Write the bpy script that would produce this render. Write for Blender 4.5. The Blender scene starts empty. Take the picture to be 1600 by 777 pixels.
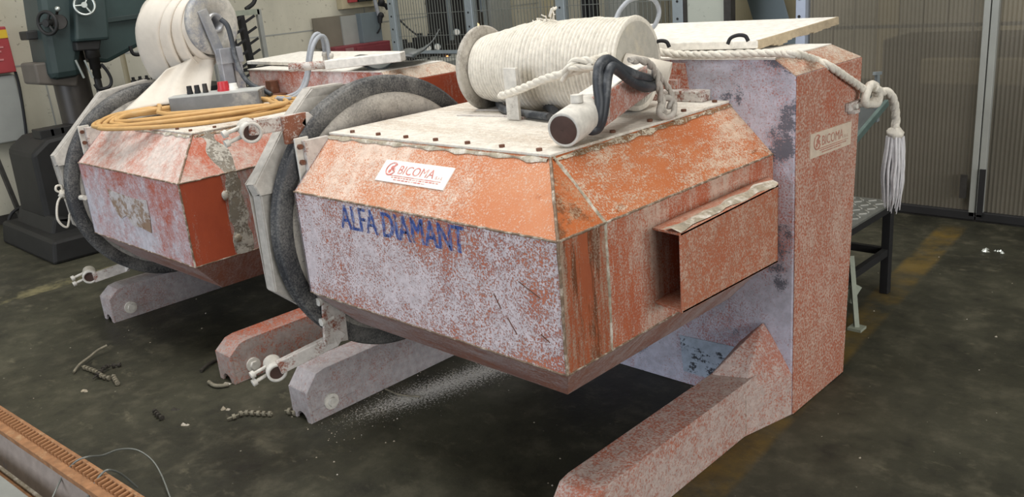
import bpy, bmesh, math, random
from mathutils import Vector, Matrix, noise
random.seed(7)
scene = bpy.context.scene
COL = scene.collection

# ---------------------------------------------------------------- camera
cam_data = bpy.data.cameras.new('camera')
cam_data.sensor_width = 36.0
cam_data.lens = 1346.409 * 36.0 / 1600.0
cam_data.clip_start = 0.05
camera = bpy.data.objects.new('camera', cam_data)
COL.objects.link(camera)
_r, _u, _f = (0.7188323, 0.6899857, -0.0848522), (-0.1495139, 0.2726451, 0.9504263), (-0.6789151, 0.6705106, -0.2991486)
camera.matrix_world = Matrix(((_r[0], _u[0], -_f[0], 0), (_r[1], _u[1], -_f[1], 0), (_r[2], _u[2], -_f[2], 1.6), (0, 0, 0, 1)))
scene.camera = camera

# ---------------------------------------------------------------- world, lights, exposure
world = bpy.data.worlds.new('world')
scene.world = world
world.use_nodes = True
bg = world.node_tree.nodes['Background']
bg.inputs[0].default_value = (0.80, 0.90, 1.0, 1)
bg.inputs[1].default_value = 0.45
def area(name, loc, target, sx, sy, power, color):
    l = bpy.data.lights.new(name, 'AREA')
    l.shape = 'RECTANGLE'; l.size = sx; l.size_y = sy; l.energy = power; l.color = color
    o = bpy.data.objects.new(name, l); COL.objects.link(o)
    o.location = loc
    o.rotation_euler = (Vector(target) - Vector(loc)).to_track_quat('-Z', 'Y').to_euler()
    return o
area('roof_skylight', (-2.9, 1.9, 5.15), (-2.9, 2.0, 0), 4.6, 3.4, 270, (1.0, 0.97, 0.92))
area('gate_daylight', (-3.4, -7.6, 2.6), (-3.0, 2.0, 1.0), 6.0, 4.4, 430, (0.84, 0.90, 1.0))
area('back_skylight', (-6.2, 6.6, 5.15), (-6.2, 6.6, 0), 2.0, 2.0, 70, (1.0, 0.97, 0.90))
area('right_fill_light', (7.7, 0.5, 2.6), (-2.0, 2.0, .8), 7.0, 2.6, 520, (0.98, 0.97, 0.95))  # added fill light to brighten the right-facing sides, no known window there
scene.view_settings.view_transform = 'Standard'
scene.view_settings.look = 'None'
scene.view_settings.gamma = 1.0
scene.view_settings.exposure = 0.0
scene.view_settings.use_curve_mapping = False

# ---------------------------------------------------------------- materials
MATS = {}
def _nodes(name):
    m = bpy.data.materials.new(name); m.use_nodes = True
    nt = m.node_tree; b = nt.nodes['Principled BSDF']
    return m, nt, b
class NT:
    def __init__(s, nt): s.nt = nt; s.n = nt.nodes; s.l = nt.links
    def co(s, scale=(1, 1, 1), loc=(0, 0, 0), rot=(0, 0, 0)):
        t = s.n.new('ShaderNodeTexCoord'); m = s.n.new('ShaderNodeMapping')
        s.l.new(t.outputs['Object'], m.inputs[0])
        m.inputs['Location'].default_value = loc; m.inputs['Scale'].default_value = scale; m.inputs['Rotation'].default_value = rot
        return m.outputs[0]
    def noise(s, co, scale, detail=4, rough=.55, dist=0):
        n = s.n.new('ShaderNodeTexNoise'); s.l.new(co, n.inputs['Vector'])
        n.inputs['Scale'].default_value = scale; n.inputs['Detail'].default_value = detail
        n.inputs['Roughness'].default_value = rough; n.inputs['Distortion'].default_value = dist
        return n.outputs[0]
    def math(s, op, a, b=None, clamp=False):
        n = s.n.new('ShaderNodeMath'); n.operation = op; n.use_clamp = clamp
        for i, v in enumerate((a, b)):
            if v is None: continue
            if isinstance(v, (int, float)): n.inputs[i].default_value = v
            else: s.l.new(v, n.inputs[i])
        return n.outputs[0]
    def step(s, v, lo, hi, a=0.0, b=1.0):
        n = s.n.new('ShaderNodeMapRange'); s.l.new(v, n.inputs[0])
        n.inputs[1].default_value = lo; n.inputs[2].default_value = hi
        n.inputs[3].default_value = a; n.inputs[4].default_value = b
        return n.outputs[0]
    def mix(s, fac, a, b):
        n = s.n.new('ShaderNodeMix'); n.data_type = 'RGBA'
        if isinstance(fac, (int, float)): n.inputs[0].default_value = fac
        else: s.l.new(fac, n.inputs[0])
        for i, v in ((6, a), (7, b)):
            if isinstance(v, tuple): n.inputs[i].default_value = (*v, 1)
            else: s.l.new(v, n.inputs[i])
        return n.outputs[2]
    def sep(s, co):
        n = s.n.new('ShaderNodeSeparateXYZ'); s.l.new(co, n.inputs[0]); return n.outputs
    def bump(s, h, b, strength=.3, dist=.002):
        n = s.n.new('ShaderNodeBump'); s.l.new(h, n.inputs['Height'])
        n.inputs['Strength'].default_value = strength; n.inputs['Distance'].default_value = dist
        s.l.new(n.outputs[0], b.inputs['Normal'])
def srgb(r, g, b):
    f = lambda c: (c / 255 / 12.92) if c <= 10 else ((c / 255 + .055) / 1.055) ** 2.4
    return (f(r), f(g), f(b))
def plain(name, color, rough=.6, metal=0.0, var=.15, scale=14, bump=.15, dirt=None, dirt_amt=.5, bias=0.0):
    """simple surface: a colour with mild variation, optional dirt blotches"""
    if name in MATS: return MATS[name]
    m, nt, b = _nodes(name); k = NT(nt)
    co = k.co()
    n1 = k.noise(co, scale, 5, .6)
    dark = tuple(c * (1 - var) for c in color); light = tuple(min(1, c * (1 + var)) for c in color)
    c = k.mix(k.step(n1, .3, .7), dark, light)
    if dirt:
        n2 = k.noise(co, scale * .45, 8, .68)
        c = k.mix(k.step(n2, .56 - bias, .70 - bias, 0, dirt_amt), c, dirt)
    nt.links.new(c, b.inputs['Base Color'])
    b.inputs['Roughness'].default_value = rough; b.inputs['Metallic'].default_value = metal
    if bump: k.bump(k.noise(co, scale * 5, 4, .6), b, bump, .003)
    MATS[name] = m
    return m
def paint(name, base, base2, dust, amt=0.0, big=2.2, streak=(1, 1, 1), wl=.55, wm=.45, wf=.55, soft=.05, rust=None, rust_amt=0.0,
          rough=.62, seed=0.0, grad=None, patch=None, bump=.5, fine=140.0, mid=22.0, top=1.0):
    """old paint under stone dust: big, middle and fine flakes of dust over two shades of paint"""
    if name in MATS: return MATS[name]
    m, nt, b = _nodes(name); k = NT(nt)
    co = k.co(scale=streak, loc=(seed, seed * 1.7, seed * .6)); co0 = k.co(loc=(seed, seed, seed))
    nL = k.noise(co, big, 4, .55, .3); nM = k.noise(co, mid, 6, .68); nF = k.noise(co0, fine, 3, .7)
    v = k.math('ADD', k.math('MULTIPLY', k.math('SUBTRACT', nL, .5), wl * 2), k.math('MULTIPLY', k.math('SUBTRACT', nM, .5), wm * 2))
    v = k.math('ADD', v, k.math('MULTIPLY', k.math('SUBTRACT', nF, .5), wf * 2))
    v = k.math('ADD', v, amt)
    if grad:   # grad = list of (axis, value0, value1, weight): where dust settled more or less
        xyz = k.sep(k.co())
        for ax, g0, g1, w in grad:
            v = k.math('ADD', v, k.step(xyz[ax], g0, g1, 0, w))
    fac = k.step(v, -soft, soft, 0, top)
    c = k.mix(k.step(k.noise(co0, 5.5, 5, .6), .38, .62), base, base2)
    if rust:
        rr = k.noise(k.co(scale=streak, loc=(seed + 4, 2, 1)), 7, 8, .7)
        c = k.mix(k.step(rr, .62 - rust_amt, .68 - rust_amt, 0, .9), c, rust)
    d2 = tuple(x * .78 for x in dust)
    dd = k.mix(k.step(k.noise(co0, 38, 4, .6), .35, .65), d2, dust)
    c = k.mix(fac, c, dd)
    if patch:  # patch = (colour, scale, threshold): bare worn-through places
        pn = k.noise(k.co(loc=(seed + 9, 3, 5)), patch[1], 7, .62)
        pn = k.math('ADD', pn, k.math('ADD', k.math('MULTIPLY', k.math('SUBTRACT', nF, .5), .34), k.math('MULTIPLY', k.math('SUBTRACT', nM, .5), .16)))
        c = k.mix(k.step(pn, patch[2], patch[2] + .05, 0, .9), c, patch[0])
    nt.links.new(c, b.inputs['Base Color'])
    nt.links.new(k.step(fac, 0, 1, rough, .95), b.inputs['Roughness'])
    b.inputs['Specular IOR Level'].default_value = .35
    k.bump(k.math('ADD', fac, k.math('MULTIPLY', nM, .8)), b, bump, .0022)
    MATS[name] = m
    return m

ORG = srgb(192, 88, 46); ORG2 = srgb(206, 108, 56); RED = srgb(176, 72, 46); RED2 = srgb(150, 62, 44)
WHT = srgb(226, 216, 208); LIL = srgb(206, 196, 204); PNK = srgb(196, 160, 156); GRY = srgb(176, 170, 164); RUST = srgb(98, 58, 34)
M = {}
# front machine
M['front'] = paint('front_panel_paint', srgb(182, 104, 82), srgb(192, 114, 84), srgb(218, 209, 214), .07, 2.8, (1, 1, .8), .70, .42, 1.25, .17, seed=1.3, grad=[(0, .95, 1.22, -.06), (2, .82, .96, -.14), (2, .60, .67, .16), (2, .60, .67, .0)], bump=.9, fine=170, top=.94)
M['front_chamfer'] = paint('front_chamfer_paint', srgb(192, 118, 78), srgb(198, 132, 94), srgb(226, 212, 198), .01, 3.2, (1, 1, 1), .70, .42, 1.15, .22, seed=2.1, grad=[(0, .30, .95, -.20), (0, .0, .25, .05)], rust=srgb(172, 96, 54), rust_amt=.0, fine=180, top=.80)
M['top_cover'] = paint('top_cover_dust', srgb(176, 158, 138), srgb(188, 170, 152), srgb(224, 218, 208), .18, 1.8, (.5, 2.2, 1), .8, .45, .7, .22, seed=3.1, rust=srgb(142, 112, 88), rust_amt=.0, rough=.85, bump=.5)
M['side_chamfer'] = paint('side_chamfer_paint', srgb(180, 102, 60), srgb(186, 112, 70), srgb(212, 196, 176), -.11, 3.6, (2.2, .8, .8), .85, .70, 1.15, .16, rust=srgb(136, 76, 38), rust_amt=.02, seed=4.4, grad=[(1, .2, 1.1, .16)], fine=170, top=.80)
M['corner_chamfer'] = paint('corner_chamfer_paint', srgb(164, 88, 44), srgb(178, 98, 52), srgb(190, 170, 142), -.30, 3.0, (1.6, .8, .8), .6, .5, .8, .2, rust=srgb(112, 66, 36), rust_amt=.10, seed=4.9, fine=170, top=.8)
M['side_panel'] = paint('side_panel_paint', srgb(174, 94, 62), srgb(166, 90, 62), srgb(202, 184, 170), .02, 2.6, (2.4, 2.4, .55), .9, .55, .9, .2, rust=srgb(126, 70, 42), rust_amt=.02, seed=5.2, fine=170, top=.82)
M['corner_panel'] = paint('corner_panel_paint', srgb(160, 86, 54), srgb(150, 80, 52), srgb(172, 154, 136), -.12, 2.8, (3.0, 3.0, .4), .9, .6, .6, .16, rust=srgb(98, 56, 32), rust_amt=.10, seed=5.9, fine=170, top=.8)
M['side_channel'] = paint('side_channel_paint', srgb(172, 100, 72), srgb(168, 106, 80), srgb(200, 172, 154), -.05, 3.0, (1, 1, .8), .7, .5, 1.2, .18, rust=srgb(130, 80, 56), rust_amt=.0, seed=6.7, fine=170, top=.8)
M['bottom_chamfer'] = paint('bottom_chamfer_paint', srgb(146, 96, 76), srgb(140, 100, 88), srgb(176, 162, 160), .04, 2.4, (.5, 3, 1), .6, .6, .8, .2, seed=7.9, top=.8)
M['cab_side'] = paint('cabinet_side_paint', srgb(172, 100, 76), srgb(168, 106, 84), srgb(206, 182, 168), .0, 2.4, (1.6, 1.2, .6), .5, .42, 1.5, .22, seed=8.8, fine=110, grad=[(2, .95, 1.15, -.06)], top=.8)
M['cab_front'] = paint('cabinet_front_paint', srgb(172, 100, 88), srgb(180, 120, 110), srgb(198, 196, 210), .16, 2.6, (1, 1, .7), .7, .4, .9, .2, seed=9.3, fine=150, patch=(srgb(92, 92, 102), 6.0, .575))
M['cab_orange'] = paint('cabinet_strip_orange', srgb(184, 92, 64), srgb(178, 98, 74), srgb(206, 190, 180), -.06, 3.0, (1, 1, 1), .8, .5, .6, .14, seed=9.9, patch=(srgb(84, 78, 78), 7, .66), top=.85)
M['cab_top'] = paint('cabinet_top_dust', srgb(170, 116, 92), srgb(176, 136, 110), srgb(206, 192, 176), .10, 2.4, (1, 1, 1), .5, .5, .9, .2, seed=10.1, fine=150)
M['leg'] = paint('leg_paint', srgb(176, 106, 84), srgb(162, 112, 98), srgb(196, 182, 176), .14, 2.8, (1, 1, 1), .6, .45, 1.25, .22, seed=11.5, fine=130, top=.88, grad=[(2, .14, .20, -.12)])
M['leg2'] = paint('rear_leg_paint', srgb(178, 96, 68), srgb(170, 104, 82), srgb(172, 164, 160), .20, 2.8, (1, 1, 1), .6, .45, .9, .22, seed=12.5, fine=110, top=.9, grad=[(2, .14, .185, -.30)])
M['leg_grey'] = paint('leg_dusty_paint', srgb(160, 104, 88), srgb(148, 110, 100), srgb(178, 172, 174), .28, 2.6, (1, 1, 1), .6, .4, .9, .24, seed=12.2, fine=130)
# second machine
M['front2'] = paint('rear_front_panel_paint', srgb(178, 92, 72), srgb(168, 98, 84), srgb(202, 198, 206), .22, 1.6, (1, 1, 1), 1.0, .55, .5, .28, seed=13.6, grad=[(0, .55, 1.05, -.20), (2, .70, .9, -.16)], fine=120)
M['front_chamfer2'] = paint('rear_front_chamfer_paint', srgb(188, 104, 78), srgb(182, 98, 70), srgb(216, 202, 194), .05, 2.0, (1, 1, 1), .9, .7, .6, .34, seed=14.4, fine=120)
M['side_chamfer2'] = paint('rear_side_chamfer_paint', srgb(182, 94, 66), srgb(176, 88, 60), srgb(206, 188, 178), -.04, 2.6, (1, 1, 1), .9, .6, .6, .3, seed=15.1, fine=120)
M['side_panel2'] = paint('rear_side_panel_paint', srgb(176, 86, 58), srgb(166, 84, 60), srgb(180, 166, 162), -.03, 1.6, (3, 3, .6), 1.0, .6, .5, .24, seed=16.9)
M['red_side'] = paint('clean_red_side_paint', srgb(174, 80, 50), srgb(164, 74, 48), srgb(190, 150, 136), -.38, 1.6, (3, 3, .6), .7, .6, .5, .2, seed=17.9)
M['cab_front2'] = paint('rear_cabinet_front_paint', srgb(180, 98, 76), srgb(176, 106, 88), srgb(212, 198, 198), .02, 2.4, (1, 1, 1), .8, .7, .7, .26, seed=18.2)
# greys
M['guard'] = paint('guard_grey_dust', srgb(128, 126, 120), srgb(138, 132, 126), srgb(184, 179, 172), .34, 2.4, (1, 1, 1), .4, .4, .3, .14, rust=srgb(80, 74, 66), rust_amt=-.02, seed=19.4)
M['rubber'] = paint('wheel_rubber', srgb(46, 47, 50), srgb(60, 61, 64), srgb(140, 138, 134), -.16, 4, (1, 1, 1), .7, .3, .7, .34, seed=20.1, rough=.55, bump=.3)
M['wheel_disc'] = paint('wheel_disc_dust', srgb(128, 126, 122), srgb(136, 132, 126), srgb(186, 180, 172), .16, 3, (1, 1, 1), .5, .4, .4, .16, seed=21.2, patch=(srgb(70, 68, 66), 16, .68))
M['bracket'] = paint('bracket_dusty_steel', srgb(120, 70, 52), srgb(140, 84, 66), srgb(206, 200, 194), .14, 4, (1, 1, 1), .5, .5, .4, .10, seed=22.3, rust=srgb(80, 50, 36), rust_amt=.02)
M['white_steel'] = paint('white_dusted_steel', srgb(150, 140, 130), srgb(120, 100, 84), srgb(216, 212, 204), .30, 6, (1, 1, 1), .5, .5, .3, .12, seed=23.3)
M['steel'] = plain('worn_blue_grey_steel', srgb(150, 152, 158), .45, .35, .2, 12, .2, srgb(196, 194, 190), .7, .04)
M['rusty'] = plain('rusty_steel', srgb(104, 66, 48), .75, .1, .3, 30, .3, srgb(150, 134, 122), .6, .04)
M['bead'] = plain('weld_bead_grime', srgb(120, 100, 82), .85, 0, .35, 60, .4, srgb(210, 200, 186), .8, .06)
M['seam'] = plain('seam_filler_pale', srgb(158, 148, 130), .9, 0, .3, 50, .6, srgb(212, 206, 196), .9, .08)
M['seam2'] = paint('grey_filler_crust', srgb(124, 117, 106), srgb(134, 124, 110), srgb(194, 188, 178), .03, 8, (1, 1, 1), .6, 1.0, .8, .12, seed=26.6, bump=1.0, fine=90)
M['dark_metal'] = plain('dark_metal', srgb(58, 56, 54), .55, .3, .25, 20)
M['hole'] = plain('blackened_bore', srgb(70, 50, 44), .8, 0, .2, 30)
M['plate_white'] = plain('name_plate_white', srgb(236, 234, 228), .5, 0, .03, 20, .05)
M['plate_dusty'] = plain('name_plate_dusty', srgb(206, 190, 172), .7, 0, .08, 30, .1, srgb(186, 150, 130), .4)
M['plate_red'] = plain('plate_print_red', srgb(200, 120, 112), .6, 0, .2, 60, 0, srgb(228, 212, 206), .9, .08)
M['plate_pale'] = plain('plate_print_pale', srgb(178, 120, 104), .7, 0, .15, 60, 0, srgb(200, 176, 160), .8, .06)
M['rope'] = plain('dusty_white_rope', srgb(218, 212, 200), .95, 0, .14, 60, .7, srgb(170, 160, 146), .5)
M['hose'] = plain('black_rubber_hose', srgb(50, 54, 60), .5, 0, .2, 20, .15, srgb(132, 134, 136), .6, .02)
M['grey_hose'] = plain('dusty_grey_hose', srgb(150, 154, 160), .6, 0, .15, 20, .15, srgb(196, 194, 190), .6)
M['cable'] = plain('yellow_orange_cable', srgb(196, 156, 100), .6, 0, .12, 16, .1, srgb(190, 166, 128), .5)
M['canvas'] = plain('cream_canvas', srgb(212, 204, 192), .95, 0, .06, 12, .3, srgb(188, 176, 160), .4)
M['rail_rust'] = plain('orange_rail_rust', srgb(148, 106, 72), .85, 0, .25, 26, .4, srgb(186, 160, 124), .7, .0)
M['rail_grey'] = plain('rail_grey_web', srgb(150, 138, 130), .8, 0, .15, 20, .3, srgb(92, 112, 138), .7, -.06)
M['rail_dark'] = plain('rail_dark_rust', srgb(84, 54, 38), .9, 0, .25, 26, .3)
M['pale_steel'] = plain('pale_grey_steel', srgb(140, 142, 138), .6, .2, .1, 10, .1)
M['drill_green'] = plain('drill_dark_green', srgb(46, 61, 61), .5, 0, .12, 6, .1, srgb(40, 52, 52), .6, .05)
M['drill_dark'] = plain('drill_dark_iron', srgb(38, 38, 38), .6, .2, .2, 8, .1)
M['chrome'] = plain('dull_chrome', srgb(190, 196, 192), .3, .7, .05, 8, 0)
M['red'] = plain('extinguisher_red', srgb(156, 58, 62), .5, 0, .08, 8, .05)
M['dark_red'] = plain('cabinet_maroon', srgb(122, 52, 60), .6, 0, .1, 6, .05)
M['yellow'] = plain('label_yellow', srgb(206, 170, 44), .6, 0, .08, 8, .05)
M['galv'] = plain('galvanised_steel', srgb(150, 160, 166), .45, .4, .12, 8, .08)
M['wire'] = plain('galvanised_wire', srgb(120, 124, 120), .5, .3, .1, 8, 0)
M['white_slab'] = paint('dusted_board', srgb(186, 170, 146), srgb(170, 152, 128), srgb(232, 228, 220), .30, 2.6, (1, 1, 1), .45, .4, .4, .10, seed=25.5, rough=.9)
M['board_edge'] = plain('board_raw_edge', srgb(176, 160, 134), .9, 0, .2, 30, .6)
M['black'] = plain('matt_black', srgb(28, 28, 30), .7, 0, .2, 10, .05)
M['black_sheet'] = plain('dark_rubber_sheet', srgb(60, 66, 68), .45, 0, .2, 6, .15, srgb(120, 124, 120), .6)
M['grey_paint'] = plain('grey_painted_steel', srgb(150, 152, 148), .6, 0, .08, 5, .05)
M['tan'] = plain('tan_panel', srgb(176, 166, 138), .8, 0, .1, 4, .05)
M['blue_grey'] = plain('blue_grey_sheet', srgb(112, 124, 130), .5, .1, .08, 5, .05)
M['teal'] = plain('faded_teal_paint', srgb(84, 102, 98), .6, 0, .2, 12, .1, srgb(60, 66, 66), .6)
M['straw'] = plain('greenish_white_paint', srgb(150, 156, 142), .7, 0, .15, 14, .1)
M['button_red'] = plain('button_red', srgb(190, 44, 54), .4, 0, .05, 10, 0)
M['pendant'] = plain('pendant_grey', srgb(170, 172, 170), .6, 0, .1, 14, .15, srgb(206, 202, 196), .6)
M['pendant_side'] = plain('pendant_dark_side', srgb(112, 112, 112), .6, 0, .15, 14, .15, srgb(172, 168, 160), .8, .03)

def emit(name, color, strength):
    m, nt, b = _nodes(name)
    b.inputs['Base Color'].default_value = (*color, 1); b.inputs['Emission Color'].default_value = (*color, 1)
    b.inputs['Emission Strength'].default_value = strength
    return m
M['lamp'] = emit('warm_indicator_lamp', (1.0, .62, .25), 5.0)
M['lamp2'] = emit('orange_indicator_lamp', (1.0, .35, .10), 2.5)

def mat_floor():
    m, nt, b = _nodes('oily_concrete_floor'); k = NT(nt)
    co = k.co(); xyz = k.sep(co)
    a = k.noise(co, .9, 6, .6); f = k.noise(co, 7, 8, .66); g = k.noise(co, 46, 5, .7)
    c = k.mix(k.step(a, .36, .64), srgb(42, 42, 34), srgb(68, 67, 54))
    c = k.mix(k.step(f, .50, .68, 0, .6), c, srgb(92, 88, 74))
    c = k.mix(k.step(f, .46, .30, 0, .6), c, srgb(27, 26, 24))
    # scuffs stretched along the traffic direction
    sc = k.noise(k.co(scale=(1.6, 3.2, 1), rot=(0, 0, .7)), 4.2, 10, .74)
    c = k.mix(k.step(sc, .58, .70, 0, .42), c, srgb(124, 118, 98))
    # worn yellow lines
    def line(ax, v0, w, lo, hi, o):
        d = k.math('ABSOLUTE', k.math('SUBTRACT', xyz[ax], v0))
        inside = k.step(d, w, w * .75)
        r = k.math('MULTIPLY', k.step(xyz[o], lo, lo + .15), k.step(xyz[o], hi, hi - .2))
        return k.math('MULTIPLY', inside, r)
    wear = k.step(k.noise(k.co(loc=(3, 1, 0)), 3.4, 8, .7), .38, .60)
    ld = k.math('ABSOLUTE', k.math('ADD', xyz[0], k.math('ADD', k.math('MULTIPLY', xyz[1], .087), 1.13)))
    y1 = k.math('MULTIPLY', k.math('MULTIPLY', k.step(ld, .085, .06), k.math('MULTIPLY', k.step(xyz[1], 1.0, 1.2), k.step(xyz[1], 5.25, 5.0))), wear)
    c = k.mix(k.math('MULTIPLY', y1, .62), c, srgb(124, 100, 42))
    wear2 = k.step(k.noise(k.co(loc=(7, 1, 0)), 5, 8, .7), .46, .62)
    y2 = k.math('MULTIPLY', line(0, -5.72, .09, .6, 2.2, 1), wear2)
    c = k.mix(k.math('MULTIPLY', y2, .6), c, srgb(150, 142, 104))
    # fallen stone powder beside the saw leg
    dx = k.math('SUBTRACT', xyz[0], k.math('ADD', k.math('MULTIPLY', xyz[1], .22), -3.02)); d = k.math('ABSOLUTE', dx)
    pm = k.math('MULTIPLY', k.step(d, .20, .0), k.math('MULTIPLY', k.step(xyz[1], 1.45, 1.9), k.step(xyz[1], 2.7, 2.3)))
    sp = k.noise(k.co(), 110, 3, .8)
    pv = k.math('ADD', k.math('MULTIPLY', pm, .34), sp)
    c = k.mix(k.math('MULTIPLY', k.step(pv, .70, .80), k.step(pm, 0, .15)), c, srgb(208, 204, 198))
    # scattered pale specks
    vs = k.noise(k.co(loc=(11, 5, 0)), 60, 2, .5)
    c = k.mix(k.step(vs, .755, .775, 0, .7), c, srgb(170, 166, 150))
    nt.links.new(c, b.inputs['Base Color'])
    nt.links.new(k.step(a, .35, .65, .42, .72), b.inputs['Roughness'])
    b.inputs['Specular IOR Level'].default_value = .3
    k.bump(k.math('ADD', f, k.math('MULTIPLY', g, .5)), b, .5, .006)
    return m
M['floor'] = mat_floor()
def mat_wall(name, col, col2, speck):
    m, nt, b = _nodes(name); k = NT(nt); co = k.co()
    c = k.mix(k.step(k.noise(co, 1.1, 5, .6), .35, .65), col, col2)
    xyz = k.sep(co)
    s = k.noise(k.co(loc=(2, 9, 1)), 16, 6, .75)
    c = k.mix(k.step(s, .60, .65, 0, .7), c, speck)
    s2 = k.noise(k.co(scale=(1, 1, .35), loc=(5, 1, 3)), 2.2, 6, .6)
    c = k.mix(k.step(s2, .52, .7, 0, .35), c, tuple(x * .6 for x in col))
    nt.links.new(c, b.inputs['Base Color']); b.inputs['Roughness'].default_value = .85
    k.bump(k.noise(co, 60, 4, .6), b, .2, .004)
    return m
M['wall'] = mat_wall('stained_cream_wall', srgb(196, 192, 176), srgb(182, 178, 162), srgb(92, 86, 76))
M['backwall'] = mat_wall('far_cream_wall', srgb(178, 174, 158), srgb(162, 158, 144), srgb(110, 104, 94))
def mat_poly():
    m, nt, b = _nodes('ribbed_polycarbonate'); k = NT(nt); co = k.co()
    c = k.mix(k.step(k.noise(co, 1.2, 4, .5), .35, .65), srgb(112, 107, 96), srgb(128, 122, 110))
    nt.links.new(c, b.inputs['Base Color']); b.inputs['Roughness'].default_value = .28
    tr = nt.nodes.new('ShaderNodeBsdfTransparent'); tr.inputs[0].default_value = (.62, .60, .56, 1)
    mx = nt.nodes.new('ShaderNodeMixShader'); mx.inputs[0].default_value = .34
    nt.links.new(b.outputs[0], mx.inputs[1]); nt.links.new(tr.outputs[0], mx.inputs[2])
    nt.links.new(mx.outputs[0], nt.nodes['Material Output'].inputs[0])
    return m
M['poly'] = mat_poly()
def mat_worn(name, col, lo, hi, scale=26, seed=0):
    m, nt, b = _nodes(name); k = NT(nt)
    n = k.noise(k.co(loc=(seed, seed, seed), scale=(1.6, 1, .8)), scale, 7, .75)
    b.inputs['Base Color'].default_value = (*col, 1); b.inputs['Roughness'].default_value = .7
    tr = nt.nodes.new('ShaderNodeBsdfTransparent'); mx = nt.nodes.new('ShaderNodeMixShader')
    nt.links.new(k.step(n, lo, hi), mx.inputs[0]); nt.links.new(b.outputs[0], mx.inputs[1]); nt.links.new(tr.outputs[0], mx.inputs[2])
    nt.links.new(mx.outputs[0], nt.nodes['Material Output'].inputs[0])
    return m
M['blue_print'] = mat_worn('worn_blue_lettering', srgb(66, 92, 168), .40, .52, 40, 2)
M['blue_wash'] = mat_worn('worn_blue_lettering_wash', srgb(126, 140, 190), .42, .56, 60, 5)

# ---------------------------------------------------------------- geometry helpers
def V(p): return Vector(p)
def frame_from(d):
    d = V(d).normalized(); a = Vector((0, 0, 1)) if abs(d.z) < .9 else Vector((1, 0, 0))
    x = d.cross(a).normalized(); return x, d.cross(x).normalized() * -1, d
def smooth_path(pts, n=6, closed=False):
    P = [V(p) for p in pts]; out = []; N = len(P)
    rng = range(N) if closed else range(N - 1)
    for i in rng:
        p0 = P[(i - 1) % N] if closed or i > 0 else P[0] * 2 - P[1]
        p1 = P[i]; p2 = P[(i + 1) % N]
        p3 = P[(i + 2) % N] if closed or i + 2 < N else P[-1] * 2 - P[-2]
        for j in range(n):
            t = j / n
            out.append(.5 * ((2 * p1) + (p2 - p0) * t + (2 * p0 - 5 * p1 + 4 * p2 - p3) * t * t + (3 * p1 - p0 - 3 * p2 + p3) * t ** 3))
    if not closed: out.append(P[-1])
    return out
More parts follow.
